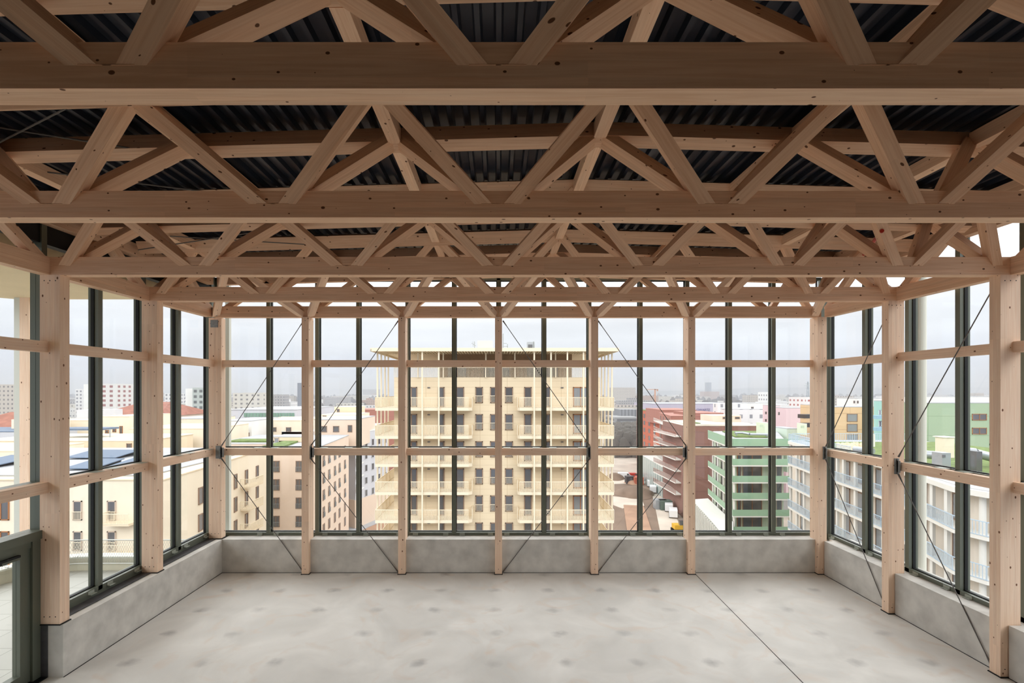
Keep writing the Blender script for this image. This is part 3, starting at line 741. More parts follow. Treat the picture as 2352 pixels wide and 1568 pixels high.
# ---- the cream tower
t = thing('apartment_tower', (0, 60, G), 'cream apartment tower with white wraparound balconies straight ahead', 'building', inside=False)
OB().box(-10.7, 10.6, 50, 72, G, 1.45).build('wall', M['cream_clad'], t)
A, B = (-10.7, 50), (10.6, 50)
def twin(x0, x1, lv, h1=.47, h0=-1.17, **k):
    a, b = X(x0, 50), X(x1, 50); window(t, A, B, (a + b) / 2 + 10.7, b - a, h0 - lv * 2.8, h1 - lv * 2.8, **k)
for lv in range(7):
    for x0, x1 in ((1092, 1109), (1126, 1142), (1160, 1178)): twin(x0, x1, lv, frame=M['brownf'], pane=M['win'], rail=M['cream_metal'])
    for x0, x1 in ((944, 958), (1006, 1021), (1048, 1066), (1204, 1221), (1252, 1264)): twin(x0, x1, lv, h0=-1.55, frame=M['brownf'], pane=M['win'])
    twin(1316, 1350, lv, h0=-1.55, frame=M['oak'], pane=M['win_l'], split=True)
    z = -1.91 - lv * 2.8
    lft = [(-12.2, 48.2), (-2.9, 48.2), (-2.55, 48.6), (-2.55, 50), (-10.7, 50), (-10.7, 70), (-12.2, 70)]
    rgt = [(2.2, 48.2), (11.6, 48.2), (11.6, 70), (10.6, 70), (10.6, 50), (2.0, 50), (2.0, 48.6)]
    for pl, ra in ((lft, [((-12.2, 48.22), (-2.9, 48.22)), ((-2.57, 48.6), (-2.57, 50)), ((-12.18, 70), (-12.18, 48.2))]), (rgt, [((2.2, 48.22), (11.6, 48.22)), ((11.58, 48.2), (11.58, 70)), ((2.02, 50), (2.02, 48.6))])):
        s_ = OB().prism(pl, z, z + .30).build('balcony', M['cream_metal'], t)
        r = OB()
        for a, b in ra: bars(r, a, b, z + .30, z + 1.32, .14, .05)
        r.build('balcony_railing', M['cream_metal'], s_)
    for xx in (985, 1291): 
        OB().box(X(xx - 3, 50), X(xx + 3, 50), 49.9, 50, H(891, 50) - lv * 2.8, H(889, 50) - lv * 2.8).build('air_vent', M['win'], t)
bars(OB(), (-10.7, 50.1), (10.6, 50.1), 1.45, 2.5, .14, .05).build('terrace_railing', M['cream_metal'], t)
for px in (970, 1008, 1227, 1265.5, 1303, 1340): 
    x = X(px, 48.1); OB().box(x - .07, x + .07, 48.0, 48.14, G, 4.0).build('column', M['cream_metal'], t)
for x in (X(1116, 49.8), X(1182.6, 49.8), X(960, 49.8), X(1018, 49.8), X(1276, 49.8)): OB().box(x - .06, x + .06, 49.75, 49.9, 1.45, 4.0).build('column', M['cream_metal'], t)
for sx, xx in ((-1, -12.3), (1, 11.7)):
    for z in (49.5, 51.1, 52.8, 54.4): OB().box(xx - .07, xx + .07, z - .07, z + .07, G, 4.0).build('column', M['cream_metal'], t)
OB().box(-12.6, 12.0, 47.8, 70, 4.18, 4.32).box(-12.6, 12, 47.8, 47.95, 3.98, 4.2).box(-12.6, -12.45, 47.8, 70, 3.98, 4.2).box(11.85, 12, 47.8, 70, 3.98, 4.2).build('pergola_roof', M['cream_metal'], t)
sl = OB()
for k in range(84): sl.box(-12.4 + k * .29, -12.3 + k * .29, 48, 52, 4.0, 4.18)
sl.build('pergola_slats', M['cream_metal'], t)
OB().box(-6.5, 8.3, 54, 68, 1.45, 4.17).build('penthouse', plain('timber penthouse boards', srgb(176, 138, 98), .8, 0, .2, 2), t)
for a, b in ((-5.6, -3.4), (-1.6, 1.4), (3.2, 6.8)): window(t, (-6.5, 54), (8.3, 54), (a + b) / 2 + 6.5, b - a, 1.6, 3.5, M['brownf'], M['win'], split=True)
OB().box(X(1097, 56), X(1131, 56), 56, 59, 4.3, H(782, 56)).build('roof_box', M['cream'], t)
c = thing('rooftop_chiller', (X(1218, 54), 55, 4.3), 'grey ventilation unit on the roof of the cream tower', 'ventilation unit', inside=False)
OB().box(X(1211, 54), X(1225, 54), 54, 55, 4.55, H(785, 54)).build('casing', M['duct'], c)
OB().box(X(1213, 54), X(1223, 54), 53.96, 54, 4.8, H(791, 54)).build('fan_grille', M['win'], c)
OB().cyl((X(1212, 54), 54.1, 4.3), (X(1212, 54), 54.1, 4.6), .05).cyl((X(1224, 54), 54.1, 4.3), (X(1224, 54), 54.1, 4.6), .05).cyl((X(1227, 54), 54.3, 4.3), (X(1226, 54), 54.3, 5.6), .1).build('support', M['steel'], c)
c = thing('antenna_mast', (X(1155.5, 54), 54, 4.3), 'thin antenna mast on the roof of the cream tower', 'antenna', inside=False)
OB().cyl((X(1155.5, 54), 54, 4.3), (X(1155.5, 54), 54, H(766, 54)), .05).build('pole', M['steel'], c)
OB().box(X(1157, 54), X(1166, 54), 53.9, 54, 5.0, 5.06).box(X(1157, 54), X(1164, 54), 53.9, 54, 5.35, 5.4).box(X(1165, 54), X(1166.5, 54), 53.9, 54, 4.8, 5.3).build('crossbar', M['steel'], c)
c = thing('antenna_array', (X(1088, 54), 54, 4.3), 'small television aerial left on the roof of the cream tower', 'antenna', inside=False)
OB().cyl((X(1090, 54), 54, 4.3), (X(1090, 54), 54, 5.6), .04).build('pole', M['steel'], c)
OB().beam((X(1083, 54), 54, 5.4), (X(1093, 54), 54, 5.1), .05, .05, (0, 0, 1)).beam((X(1086, 54), 54, 5.6), (X(1087, 54), 54, 5.0), .04, .04, (0, 1, 0)).build('crossbar', M['steel'], c)

# ---- cream block on the left
P0, P1, P2, P3 = (-62, 45), (-31.1, 45), (-32.0, 57), (-33.4, 70)
t = block('apartment_block', [P0, P1, P2, P3, (-62, 70)], -8.25, M['cream'], 'long cream apartment block seen through the left windows', parapet=M['cream2'])
OB().box(-61, -33.5, 46.5, 69, -8.1, -8.0).build('roof_surface', M['roofgrey'], t)
for lv in range(4):
    h1 = -10.15 - lv * 2.83
    for px in (-110, -30, 12, 90, 179, 257, 327):
        window(t, P0, P1, X(px, 45) + 62, .82, h1 - 1.8, h1, M['pinkf'] if px > 30 else M['oak'], M['win'], rail=M['cream_metal'] if px > 30 else None)
    for a, b in ((P1, P2), (P2, P3)):
        for u in ((2.2, 6.4, 9.6) if a == P1 else (2.5, 5.8, 9.4)):
            window(t, a, b, u, .9, h1 - 1.8, h1, M['brownf'], M['win'])
    for (xa, xb, y0, dp) in ((X(253, 45), X(318, 45), 45, 1.2),):
        s_ = OB().box(xa, xb, y0 - dp, y0, h1 - 2.05, h1 - 1.85).build('balcony', M['cream2'], t)
        r = OB(); bars(r, (xa, y0 - dp), (xb, y0 - dp), h1 - 1.85, h1 - .95, .14, .03); bars(r, (xa, y0), (xa, y0 - dp), h1 - 1.85, h1 - .95, .14, .03); r.build('balcony_railing', M['cream_metal'], s_)
    s_ = OB().box(-32.4, -31.2, 61, 64.4, h1 - 2.05, h1 - 1.85).build('balcony', M['cream2'], t)
    r = OB(); bars(r, (-31.2, 61), (-31.2, 64.4), h1 - 1.85, h1 - .9, .16, .04); bars(r, (-32.4, 61), (-31.2, 61), h1 - 1.85, h1 - .9, .16, .04); r.build('balcony_railing', M['cream_metal'], s_)
for px in (395, 405, 440): pass
for i, (x0, x1, z0, z1) in enumerate([(X(165, 50), X(235, 50), 49, 53), (X(245, 50), X(300, 50), 50, 54), (X(165, 58), X(280, 58), 57, 61), (X(-60, 52), X(20, 52), 50, 56)]):
    t2 = thing('solar_array', (x0, z0, -8.0), ['blue grey solar panels at the front of the left roof', 'blue grey solar panels behind the left mullion on the cream roof', 'long far row of solar panels on the cream roof', 'blue grey solar panels far left on the cream roof'][i], 'solar panels', 'solar panels on the cream roof', inside=False)
    OB().beam(((x0 + x1) / 2, z0, -7.8), ((x0 + x1) / 2, z1, -7.35), x1 - x0, .08, (0, 0, 1)).build('panel', M['pv'], t2)
    OB().box(x0 + .2, x1 - .2, z1 - .3, z1 - .2, -8.0, -7.4).build('stand', M['steel'], t2)

def simple_block(name, x0, x1, ytop, z, dep, mat, label, wins=(), frame=None, pane=None, roof=None, group=None, bot=G, cat='building', top=None):
    a, b = X(x0, z), X(x1, z); tp = H(ytop, z) if top is None else top
    if x0 > 1700: dep = min(dep, z * .06); a = X(x0, z + dep)
    t = block(name, rect(a, b, z, z + dep), tp, mat, label, cat, group, bot, roof)
    for (wx0, wx1, wy0, wy1) in wins:
        window(t, (a, z), (b, z), (X(wx0, z) + X(wx1, z)) / 2 - a, X(wx1, z) - X(wx0, z), H(wy1, z), H(wy0, z), frame or M['brownf'], pane or M['win'])
    return t
# roofs and blocks behind the cream block
simple_block('stair_house', -60, 330, 1013, 74, 12, M['cream2'], 'low cream wing behind the solar roof on the left', [(291, 303, 1018, 1033), (176, 186, 1009 + 8, 1030)], roof=M['cream'])
simple_block('penthouse_block', 228, 297, 957, 92, 12, M['cream'], 'cream penthouse with one window and a door, left windows', [(259, 267, 980, 992), (275, 282, 978, 998), (242, 250, 987, 995)], M['oak'], roof=M['cream2'])
simple_block('penthouse_block', 100, 226, 966, 98, 12, M['cream'], 'cream rooftop storey behind the glazed stair, far left', [(167, 178, 1000, 1012)], roof=M['cream2'])
simple_block('glazed_stair', 176, 232, 941, 104, 6, M['greywhite'], 'grey glazed stair box on the roofs at the left')
simple_block('cream_terrace_block', 297, 480, 985, 88, 14, M['cream'], 'cream terrace storey behind the second left window', [(428, 441, 1008, 1021), (330, 342, 1000, 1012)], roof=M['cream2'])
simple_block('cream_upper_block', 376, 470, 962, 120, 14, M['cream'], 'pale upper storey with railings near the back left corner', [(395, 402, 972, 980)], roof=M['roofgrey'])
t = thing('roof_canopy', (X(200, 80), 80, H(1000, 80)), 'flat grey roof canopy on thin posts over the cream roofs', 'canopy', inside=False)
OB().box(X(150, 80), X(252, 80), 78, 82, H(986, 80), H(982, 80)).build('roof_plate', M['pv'], t)
for px in (252, 205, 158): OB().box(X(px, 79) - .06, X(px, 79) + .06, 79, 79.1, H(1016, 79), H(985, 79)).build('support', M['steel'], t)
simple_block('cream_block', -260, 40, 1037, 62, 10, M['cream'], 'cream block at the far left edge with orange windows', [(0, 20, 1084, 1100)], M['oak'], roof=M['cream2'])
simple_block('grey_roof_block', -260, 60, 992, 82, 10, M['greywhite'], 'white low roof block at the far left with blue windows', [(0, 12, 1000 + 28, 1038)], roof=M['pv'])
simple_block('cream_penthouse', 26, 72, 963, 88, 8, M['cream'], 'small cream penthouse at the far left')
def hip(name, x0, x1, yb, yt, z, dep, wall, label):
    a, b = X(x0, z), X(x1, z); hb, ht = H(yb, z), H(yt, z); t = block(name, rect(a, b, z, z + dep), hb, wall, label)
    c = (b - a) * .28
    OB().poly([(a - .5, z - .5, hb), (b + .5, z - .5, hb), (b + .5, z + dep + .5, hb), (a - .5, z + dep + .5, hb), (a + c, z + dep / 2, ht), (b - c, z + dep / 2, ht)],
              [(0, 1, 5, 4), (1, 2, 5), (2, 3, 4, 5), (3, 0, 4), (3, 2, 1, 0)]).build('roof', M['tileroof'], t)
    return t
hip('tiled_house', 205, 360, 957, 925, 150, 30, M['beige'], 'long building with red brown tiled roof, left windows')
hip('tiled_house', -120, 32, 988, 950, 110, 20, M['beige'], 'red tiled roof at the far left edge')
fm_w = facade_mat('tower block facade', srgb(222, 222, 222), srgb(140, 140, 148), 3.0, 2.9, .5, .5)
fm_r = facade_mat('tower block with red shutters', srgb(220, 218, 214), srgb(164, 110, 108), 4.4, 2.9, .45, .5)
fm_g = facade_mat('grey green tower facade', srgb(176, 186, 182), srgb(96, 104, 106), 3.0, 2.9, .55, .5)
fm_d = facade_mat('dark glazed tower facade', srgb(104, 112, 126), srgb(84, 92, 106), 4.0, 3.2, .6, .6)
for x0, x1, yt, z, mt, lb in ((192, 208, 882, 320, M['white'], 'white slab tower with blind end wall, left skyline'), (205, 231, 886, 330, fm_w, 'white slab tower with balconies beside the blind end wall, left skyline'),
                              (231, 267, 881, 300, fm_r, 'white tower with red window shutters on the left skyline'), (296, 316, 884, 320, fm_w, 'white tower beside the left wide post, skyline'),
                              (426, 442, 892, 260, M['white'], 'white end of the grey green tower, second left window'), (442, 470, 890, 256, fm_g, 'grey green tower seen through the second left window'),
                              (173, 192, 893, 400, fm_w, 'grey slab block left of the white slab tower'), (378, 398, 903, 380, fm_w, 'white block right of the second wide post'),
                              (398, 428, 910, 420, fm_w, 'pale block behind the grey green tower'), (683, 694, 879, 900, fm_d, 'dark tall tower on the left centre skyline')):
    simple_block('tower_block', x0, x1, yt, z, 14 if z < 800 else 12, mt, lb, group='towers on the skyline')
# ---- left centre
t = simple_block('market_hall', 515, 682, 941, 175, 40, M['greywhite'], 'long low hall with green glazed band, left centre', roof=M['roofgrey'])
gz = plain('green glazing', srgb(120, 160, 140), .2)
for k in range(16): OB().box(X(560, 174.8) + k * 1.15, X(560, 174.8) + k * 1.15 + .95, 174.8, 175, H(957, 175), H(948, 175)).build('glazing', gz, t)
simple_block('cream_row', 577, 697, 966, 112, 16, M['cream'], 'cream upper storey with three small windows, left centre', [(597, 607, 981, 991), (627, 635, 981, 991), (657, 669, 981, 991)], roof=M['cream2'])
simple_block('white_house', 505, 578, 967, 104, 14, M['white'], 'white house with square windows by the back left corner post', [(528, 534, 1001 - 4, 1010), (540, 547, 998, 1010), (553, 560, 995, 1007), (566, 573, 993, 1005)], roof=M['roofgrey'])
# beige block M
B0, B1, B2 = (-38.5, 76), (-29.0, 76), (-31.1, 101)
t = block('beige_block', [B0, B1, B2, (-50, 101), (-50, 84), (-38.5, 84)], -9.15, M['beige'], 'pinkish beige apartment block left of the cream tower', parapet=M['roofgrey'])
for lv in range(6):
    h1 = H(1058, 76) - lv * 2.88
    for px in (634, 688): window(t, B0, B1, X(px, 76) + 38.5, 1.15, h1 - 1.75, h1, M['brownf'], M['win'], rail=M['steel'], split=True)
    for u in (2.0, 6.0, 9.5, 13.5, 17.0, 21.5): window(t, B1, B2, u, 1.1, h1 - 1.75, h1, M['brownf'], M['win'], rail=M['steel'] if lv < 4 else None)
OB().prism([(-38, 78), (-34.5, 78), (-36, 90), (-48, 90), (-48, 86), (-38, 86)], -9.03, -8.75).build('green_roof', M['grass'], t)
simple_block('roof_cabin', 624, 692, 1004, 86, 5, M['cream2'], 'cream rooftop cabin with a door on the beige block', [(630, 641, 1005, 1024)], M['pinkf'], M['win_l'], roof=M['roofgrey'], bot=-9)
simple_block('beige_penthouse', 722, 818, 964, 103, 16, M['beige'], 'beige penthouse with dark windows above the beige block', [(737, 751, 978, 992), (765, 779, 978, 992), (799, 809, 976, 992)], M['brownf'], roof=M['roofgrey'], bot=-12)
simple_block('cream_rooftop', 735, 818, 953, 135, 14, M['cream'], 'cream stepped rooftop behind the beige penthouse', [(741, 750, 948 + 6, 959)], roof=M['cream2'])
simple_block('cream_rooftop', 768, 818, 921 + 14, 150, 10, M['cream2'], 'upper cream cube of the stepped rooftops, left centre', [(774, 780, 939, 946)], roof=M['cream'])
simple_block('brick_house', 815, 925, 941, 190, 16, M['brick'], 'red brown brick block just left of the cream tower', [(826 + 20, 852, 957, 963)], roof=M['brick'])
g0, g1, g2 = (X(788, 112), 112), (X(816, 109), 109), (X(890, 121), 121)
t = block('grey_white_block', [g0, g1, g2, (-33, 140), (-52, 140), (-50, 112)], -9.3, M['greywhite'], 'grey white apartment block receding beside the cream tower', parapet=M['white'])
OB().prism([(g0[0], 111.8), (g1[0], 108.8), (g2[0], 120.8), (g2[0], 122), (g1[0], 110), (g0[0], 113)], G, -24.5).build('plinth', M['beige'], t)
for lv in range(6):
    h1 = -11.2 - lv * 2.9
    window(t, g0, g1, 1.4, 1.1, h1 - 1.6, h1, M['brownf'], M['win'])
    if lv < 5:
        for k in range(5): window(t, g1, g2, 1.4 + k * 2.6, 1.0, h1 - 1.6, h1, M['greywhite'], M['win'])
    if 0 < lv < 4:
        s_ = OB().box(g1[0] + .4, g1[0] + 1.7, 107.9, 110, h1 - 2.0, h1 - 1.8).build('balcony', M['white'], t)
        OB().box(g1[0] + .4, g1[0] + 1.7, 107.85, 107.95, h1 - 1.8, h1 - .8).build('balcony_railing', M['greywhite'], s_)

# ---- right: green block
GA, GB, GC = (43.7, 100), (40.0, 83.5), (49.8, 83.5)
t = block('green_block', [(44.9, 100.5), (41.6, 84.6), (50.0, 84.6), (58, 100.5)], -8.35, M['greenwall'], 'mint green apartment block with wraparound balconies on the right', parapet=M['roofgrey'])
for lv in range(7):
    zb = -9.85 - lv * 2.88
    sp = [(43.7, 100.5), (40.0, 82.2), (50.6, 82.2), (50.6, 84.7), (41.7, 84.7), (45.0, 100.5)]
    if lv:
        pass
    s_ = OB().prism(sp, zb, zb + .22).build('balcony', M['slabwhite'], t)
    r = OB(); hh = 1.05
    if lv == 0: zz = zb + .22 + 0; 
    for a, b in (((43.7, 100.5), (40.0, 82.2)), ((40.0, 82.2), (50.6, 82.2))):
        A_, d, n, L = fr_axes(a, b); c = (A_ + Vector((b[0], b[1], 0))) / 2
        r.beam((a[0], a[1], zb + .24 + hh / 2), (b[0], b[1], zb + .24 + hh / 2), hh, .05, n)
    r.build('balcony_panel', M['green'], s_)
    cm = OB()
    for x, z in ((40.35, 82.6), (40.9, 85.6), (41.6, 89), (42.4, 93), (43.2, 97), (46.9, 82.6), (49.9, 82.6)): cm.box(x - .13, x + .13, z - .13, z + .13, zb - 2.66, zb)
    cm.build('column', M['slabwhite'], t, kind=None)
    if lv < 6:
        wz = zb - 2.6
        window(t, (41.6, 84.6), (50, 84.6), 2.9, 3.4, wz + .15, zb - .25, M['oak'], M['win'], split=True)
        window(t, (41.6, 84.6), (50, 84.6), .6, .7, wz + .15, zb - .25, M['oak'], M['win'])
        window(t, (41.6, 84.6), (50, 84.6), 7.6, 1.0, wz + .15, zb - .25, M['pinkf'], M['win'])
        for u in (3, 7, 11.5): window(t, (44.9, 100.5), (41.6, 84.6), u, 1.6, wz + .15, zb - .25, M['brownf'], M['win'])
OB().prism([(43.7, 100.5), (40.0, 82.2), (50.6, 82.2), (50.8, 84.6), (41.6, 84.6), (45.0, 100.5)], -8.5, -8.3).build('roof_edge', M['slabwhite'], t)
r = OB()
for a, b in (((43.7, 100.5), (40.0, 82.2)), ((40.0, 82.2), (52, 82.2))): 
    A_, d, n, L = fr_axes(a, b); r.beam((a[0], a[1], -8.45), (b[0], b[1], -8.45), .9, .08, n)
r.build('fascia', M['green'], t)
OB().prism([(46, 99), (42.5, 86.5), (48, 86), (56, 99)], -8.2, -8.02).build('green_roof', M['grass'], t)
for i, (x0, x1, y0, y1, z) in enumerate([(1737, 1765, 972, 1006, 90), (1831, 1853, 974, 1000, 92)]):
    q = simple_block('roof_vent_house', x0, x1, y0, z, 3, plain('pale yellow green render', srgb(222, 230, 204), .8), ['pale green chimney box on the green roof', 'pale green chimney box near the blue railings'][i], roof=M['slabwhite'], bot=-8.3, cat='roof box')
    OB().box(X(x0 + 8, z), X(x0 + 16, z), z - .05, z, H(y0 + 9, z), H(y0 + 3, z)).build('louvre', M['greenwall'], q)
simple_block('green_roof_annex', 1770, 1838, 985, 96, 10, plain('pale mint render', srgb(206, 222, 206), .8), 'pale mint roof storey behind the green block', roof=M['roofgrey'], bot=-16)
t = thing('roof_duct', (X(1720, 87), 88, -8.0), 'silver duct snaking over the green roof', 'duct', inside=False)
OB().cyl((X(1688, 88), 88, -7.5), (X(1705, 88), 88, -7.5), .22, 10).cyl((X(1705, 88), 88, -7.5), (X(1722, 86.5), 86.5, -7.6), .22, 10).cyl((X(1722, 86.5), 86.5, -7.6), (X(1772, 86), 86, -7.6), .22, 10).build('pipe', M['duct'], t)
OB().box(X(1690, 88), X(1692, 88), 87.8, 88, -8.0, -7.6).box(X(1760, 86), X(1762, 86), 85.9, 86.1, -8.0, -7.6).build('support', M['steel'], t)

# ---- right: block with pale blue railings
WP = [(41.1, 68.5), (39.3, 59.9), (38.2, 54), (37.2, 47), (34.8, 39.2), (33.5, 35.6), (34.0, 33.6), (36, 32.4), (60, 31)]
def inset(P, d):
    out = []
    for i, p in enumerate(P):
        a = P[max(0, i - 1)]; b = P[min(len(P) - 1, i + 1)]; v = Vector((b[0] - a[0], b[1] - a[1])).normalized(); n = Vector((-v.y, v.x))
        out.append((p[0] + n.x * d, p[1] + n.y * d))
    return out
WI = inset(WP, 1.4)
M['pale'] = plain('pale sand render', srgb(228, 216, 200), .85, 0, .05, .3)
t = block('blue_railing_block', WI + [(60, 70), (42.6, 70)], -7.4, M['pale'], 'pale apartment block with light blue balcony railings at the right')
WO = WP + [(60, 70), (42.4, 70)]
OB().prism(WO, -7.4, -7.0).build('roof', M['slabwhite'], t)
OB().prism(inset(WP, 2.2) + [(60, 66), (43, 66)], -7.0, -6.85).build('green_roof', M['grass'], t)
OB().prism(inset(WP, .5) + [(60, 69.5), (42.5, 69.5)], -7.0, -6.95).build('roof_surface', M['roofgrey'], t)
lv_z = [-10.4, -13.45, -16.5, -19.55, -22.6]
for zb in lv_z:
    s_ = OB().prism(WP + WI[::-1], zb, zb + .28).build('balcony', M['slabwhite'], t)
    r = OB()
    for a, b in zip(WP, WP[1:]): bars(r, a, b, zb + .33, zb + 1.3, .2, .03)
    r.build('balcony_railing', M['blue'], s_)
for zb in lv_z:
    for a, b in zip(WI[:5], WI[1:6]):
        L = math.hypot(b[0] - a[0], b[1] - a[1]); k = 1.4
        while k < L - .6:
            window(t, a, b, k, 1.3, zb + .4, zb + 2.5, M['oak'] if int(k * 10) % 2 else M['brownf'], M['win_l']); k += 3.2
for a, b in zip(WP[:5], WP[1:6]):
    L = math.hypot(b[0] - a[0], b[1] - a[1])
    for k in (.2, 2.4, 4.8, 7.0):
        if k < L:
            f = k / L; x = a[0] + (b[0] - a[0]) * f + .35; z = a[1] + (b[1] - a[1]) * f
            OB().box(x - .13, x + .13, z - .13, z + .13, -25, -7.4).build('column', M['slabwhite'], t)
for x, z in ((34.6, 34), (36.6, 33), (39, 32.6)): OB().cyl((x, z + .5, -25), (x, z + .5, -7.4), .2, 16).build('column', M['slabwhite'], t)
r = OB(); bars(r, (41.4, 68), (60, 68), -7.0, -5.9, .25, .04); bars(r, (41.1, 68.3), (38.0, 52.0), -7.0, -5.95, .25, .04)
r.build('roof_railing', M['blue'], t)
t = thing('ventilation_duct', (44, 46, -6.85), 'large silver ventilation ducts on the green roof at the right', 'duct', inside=False)
d1 = OB().cyl((X(2105, 46), 46, -5.9), (X(2172, 45), 45, -6.0), .38, 24)
d1.cyl((X(2200, 44.5), 44.5, -5.5), (X(2240, 44), 44, -5.6), .45, 24).cyl((X(2240, 44), 44, -5.6), (X(2290, 44), 44, -6.1), .4, 24).cyl((X(2285, 44), 44, -6.1), (X(2340, 44), 44, -6.1), .42, 24)
d1.build('pipe', M['duct'], t)
OB().box(X(2164, 42), X(2184, 42), 42, 43.0, -6.9, H(1040, 42)).build('fan_box', M['duct'], t)
OB().box(X(2166, 41.9), X(2172, 41.9), 41.9, 42, H(1050, 42), H(1044, 42)).build('vent_grille', M['win'], t)
OB().box(X(2230, 42), X(2243, 42), 41.5, 43, -6.9, H(1035, 42)).build('stand', M['win'], t)
t = thing('roof_box', (X(2172, 50), 50, -6.85), 'white box on the green roof at the right, above the ducts', 'roof box', inside=False)
OB().box(X(2168, 50), X(2192, 50), 50, 51, -6.9, H(1005, 50)).build('body', M['cream'], t); OB().box(X(2166, 50), X(2194, 50), 49.9, 51.2, H(1005, 50), H(1003, 50)).build('cap', M['slabwhite'], t)
t = thing('ventilation_duct', (X(1975, 55), 55, -6.85), 'silver duct and boxes on the roof by the back right corner', 'duct', inside=False)
OB().cyl((X(1962, 54), 54, -6.4), (X(2006, 52), 52, -6.4), .3, 14).build('pipe', M['duct'], t); OB().box(X(2003, 60), X(2010, 60), 60, 61, -6.9, -5.3).build('fan_box', M['slabwhite'], t)
rk = OB()
for k in range(120):
    z = random.uniform(56, 62); x = X(random.uniform(1922, 1990), z); r_ = random.uniform(.12, .35)
    rk.cyl((x, z, -6.9), (x + random.uniform(-.1, .1), z, -6.9 + r_ * 1.3), r_, 6, r_ * .4)
for k in range(60):
    z = random.uniform(41, 43); x = X(random.uniform(2130, 2165), z); r_ = random.uniform(.08, .2); rk.cyl((x, z, -6.9), (x, z, -6.9 + r_), r_, 6, r_ * .4)
rk.build('rubble', plain('pale stones', srgb(226, 206, 172), .9), label='pale stones scattered on the roof by the back right corner', cat='stones', kind='stuff')
# buildings beyond
t = simple_block('green_plaster_block', 2076, 2460, 926, 80, 14, M['greenbld'], 'green plastered block with timber framed windows at the right', roof=M['roofgrey'])
for px, pw in ((2249, 34), (2420, 34)):
    for y0 in (950, 982): window(t, (X(2076, 80), 80), (X(2460, 80), 80), X(px, 80) - X(2076, 80), 2.4, H(y0 + 15, 80), H(y0, 80), M['oak'], M['win'], split=True)
t = simple_block('ochre_block', 1860, 2010, 935, 90, 12, M['yellow'], 'ochre panelled block by the back right corner', [(1945, 1969, 950, 968), (1945, 1969, 973, 991), (1945, 1969, 997, 1012)], M['brownf'], M['win_l'], roof=M['roofgrey'])
t = simple_block('aqua_block', 2007, 2076, 922, 76, 12, M['aqua'], 'aqua block with sky blue balconies at the right', [(2018, 2023, 941, 953), (2018, 2024, 966, 980)], M['greywhite'], roof=M['roofgrey'])
for y0 in (953, 980): OB().box(X(2001, 76), X(2030, 76), 74.8, 76, H(y0 + 8, 76), H(y0, 76)).build('balcony', M['ltblue'], t)
simple_block('white_hall', 2060, 2420, 911, 150, 30, M['white'], 'white flat roofed hall beyond the green plastered block', roof=M['roofgrey'])
simple_block('white_hall', 1922, 2060, 915, 160, 30, M['white'], 'white flat roofed hall beyond the ochre block', [(1960, 1964, 920, 926), (1968, 1972, 920, 926)], roof=M['roofgrey'])
# white, pink and beige blocks right centre
fm_wh = facade_mat('white block facade', srgb(232, 232, 232), srgb(150, 152, 160), 3.4, 2.9, .3, .45, srgb(190, 190, 194))
simple_block('white_block', 1648, 1700, 926, 190, 4, fm_wh, 'white apartment block behind the brown buildings, right centre')
simple_block('white_block', 1690, 1768, 926, 200, 10, M['white'], 'white block with one dark opening, right centre', [(1725, 1731, 934, 943)], roof=M['roofgrey'])
simple_block('white_block', 1668, 1752, 940, 165, 4, fm_wh, 'lower white terraced block, right centre', roof=M['roofgrey'])
simple_block('white_tower', 1741, 1768, 900, 340, 14, facade_mat('white tower facade', srgb(238, 238, 238), srgb(120, 120, 124), 3.2, 3.0, .35, .4), 'white tower block on the right centre skyline')
simple_block('pink_block', 1768, 1858, 937, 140, 14, M['pink'], 'pale pink block with blind wall, right centre', [(1787, 1791, 946, 953)], roof=M['roofgrey'])
simple_block('pink_block', 1752, 1792, 932, 150, 14, M['pink'], 'pale pink block with small windows, right centre', [(1757, 1761, 945, 951), (1757, 1761, 962, 968), (1764, 1768, 962, 968)], roof=M['roofgrey'])
simple_block('red_white_block', 1811, 1890, 912, 300, 20, facade_mat('red and white facade', srgb(236, 228, 226), srgb(190, 90, 84), 4, 2.9, .4, .4), 'white block with red window bands on the right skyline')
t = simple_block('beige_balcony_block', 1848, 1880, 931, 118, 12, M['yellow'], 'beige block with charcoal balconies beside the back right corner', [(1853, 1859, 942, 956), (1853, 1859, 962, 976)], roof=M['roofgrey'])
for y0 in (951, 971): OB().box(X(1838, 117), X(1880, 117), 115.5, 118, H(y0 + 9, 117), H(y0, 117)).build('balcony', M['black'], t)
simple_block('beige_rooftop', 1637, 1702, 955, 132, 8, M['beige'], 'beige rooftop storey above the dark brown building', [(1660, 1671, 957, 962), (1688, 1699, 957, 962)], roof=M['cream'], bot=-9)
# brown, brick and orange street fronts
t = block('brown_block', [(45.6, 118), (66, 118), (66, 140), (47.8, 140)], -8.4, M['brown'], 'dark brown brick building behind the green block', parapet=M['sand'])
for lv in range(6): 
    s_ = OB().box(44.4, 47, 121, 138, -11.4 - lv * 2.9, -11.15 - lv * 2.9).build('balcony', M['slabwhite'], t)
    r = OB(); bars(r, (44.5, 138), (44.5, 121), -11.15 - lv * 2.9, -10.1 - lv * 2.9, .5, .06); r.build('balcony_railing', M['brick'], s_)
OB().prism([(47, 119), (58, 119), (58, 138), (49, 138)], -8.3, -8.1).build('roof_gravel', M['sand'], t)
OB().prism([(49.5, 122), (51.2, 122), (51.6, 126), (49.8, 126)], -8.1, -7.9).build('green_roof', M['grass'], t)
t = block('brick_block', [(53.4, 149), (70, 149), (70, 172), (57.4, 172)], -7.6, M['brick'], 'red brick apartment building with white balconies on the street', parapet=M['brick'])
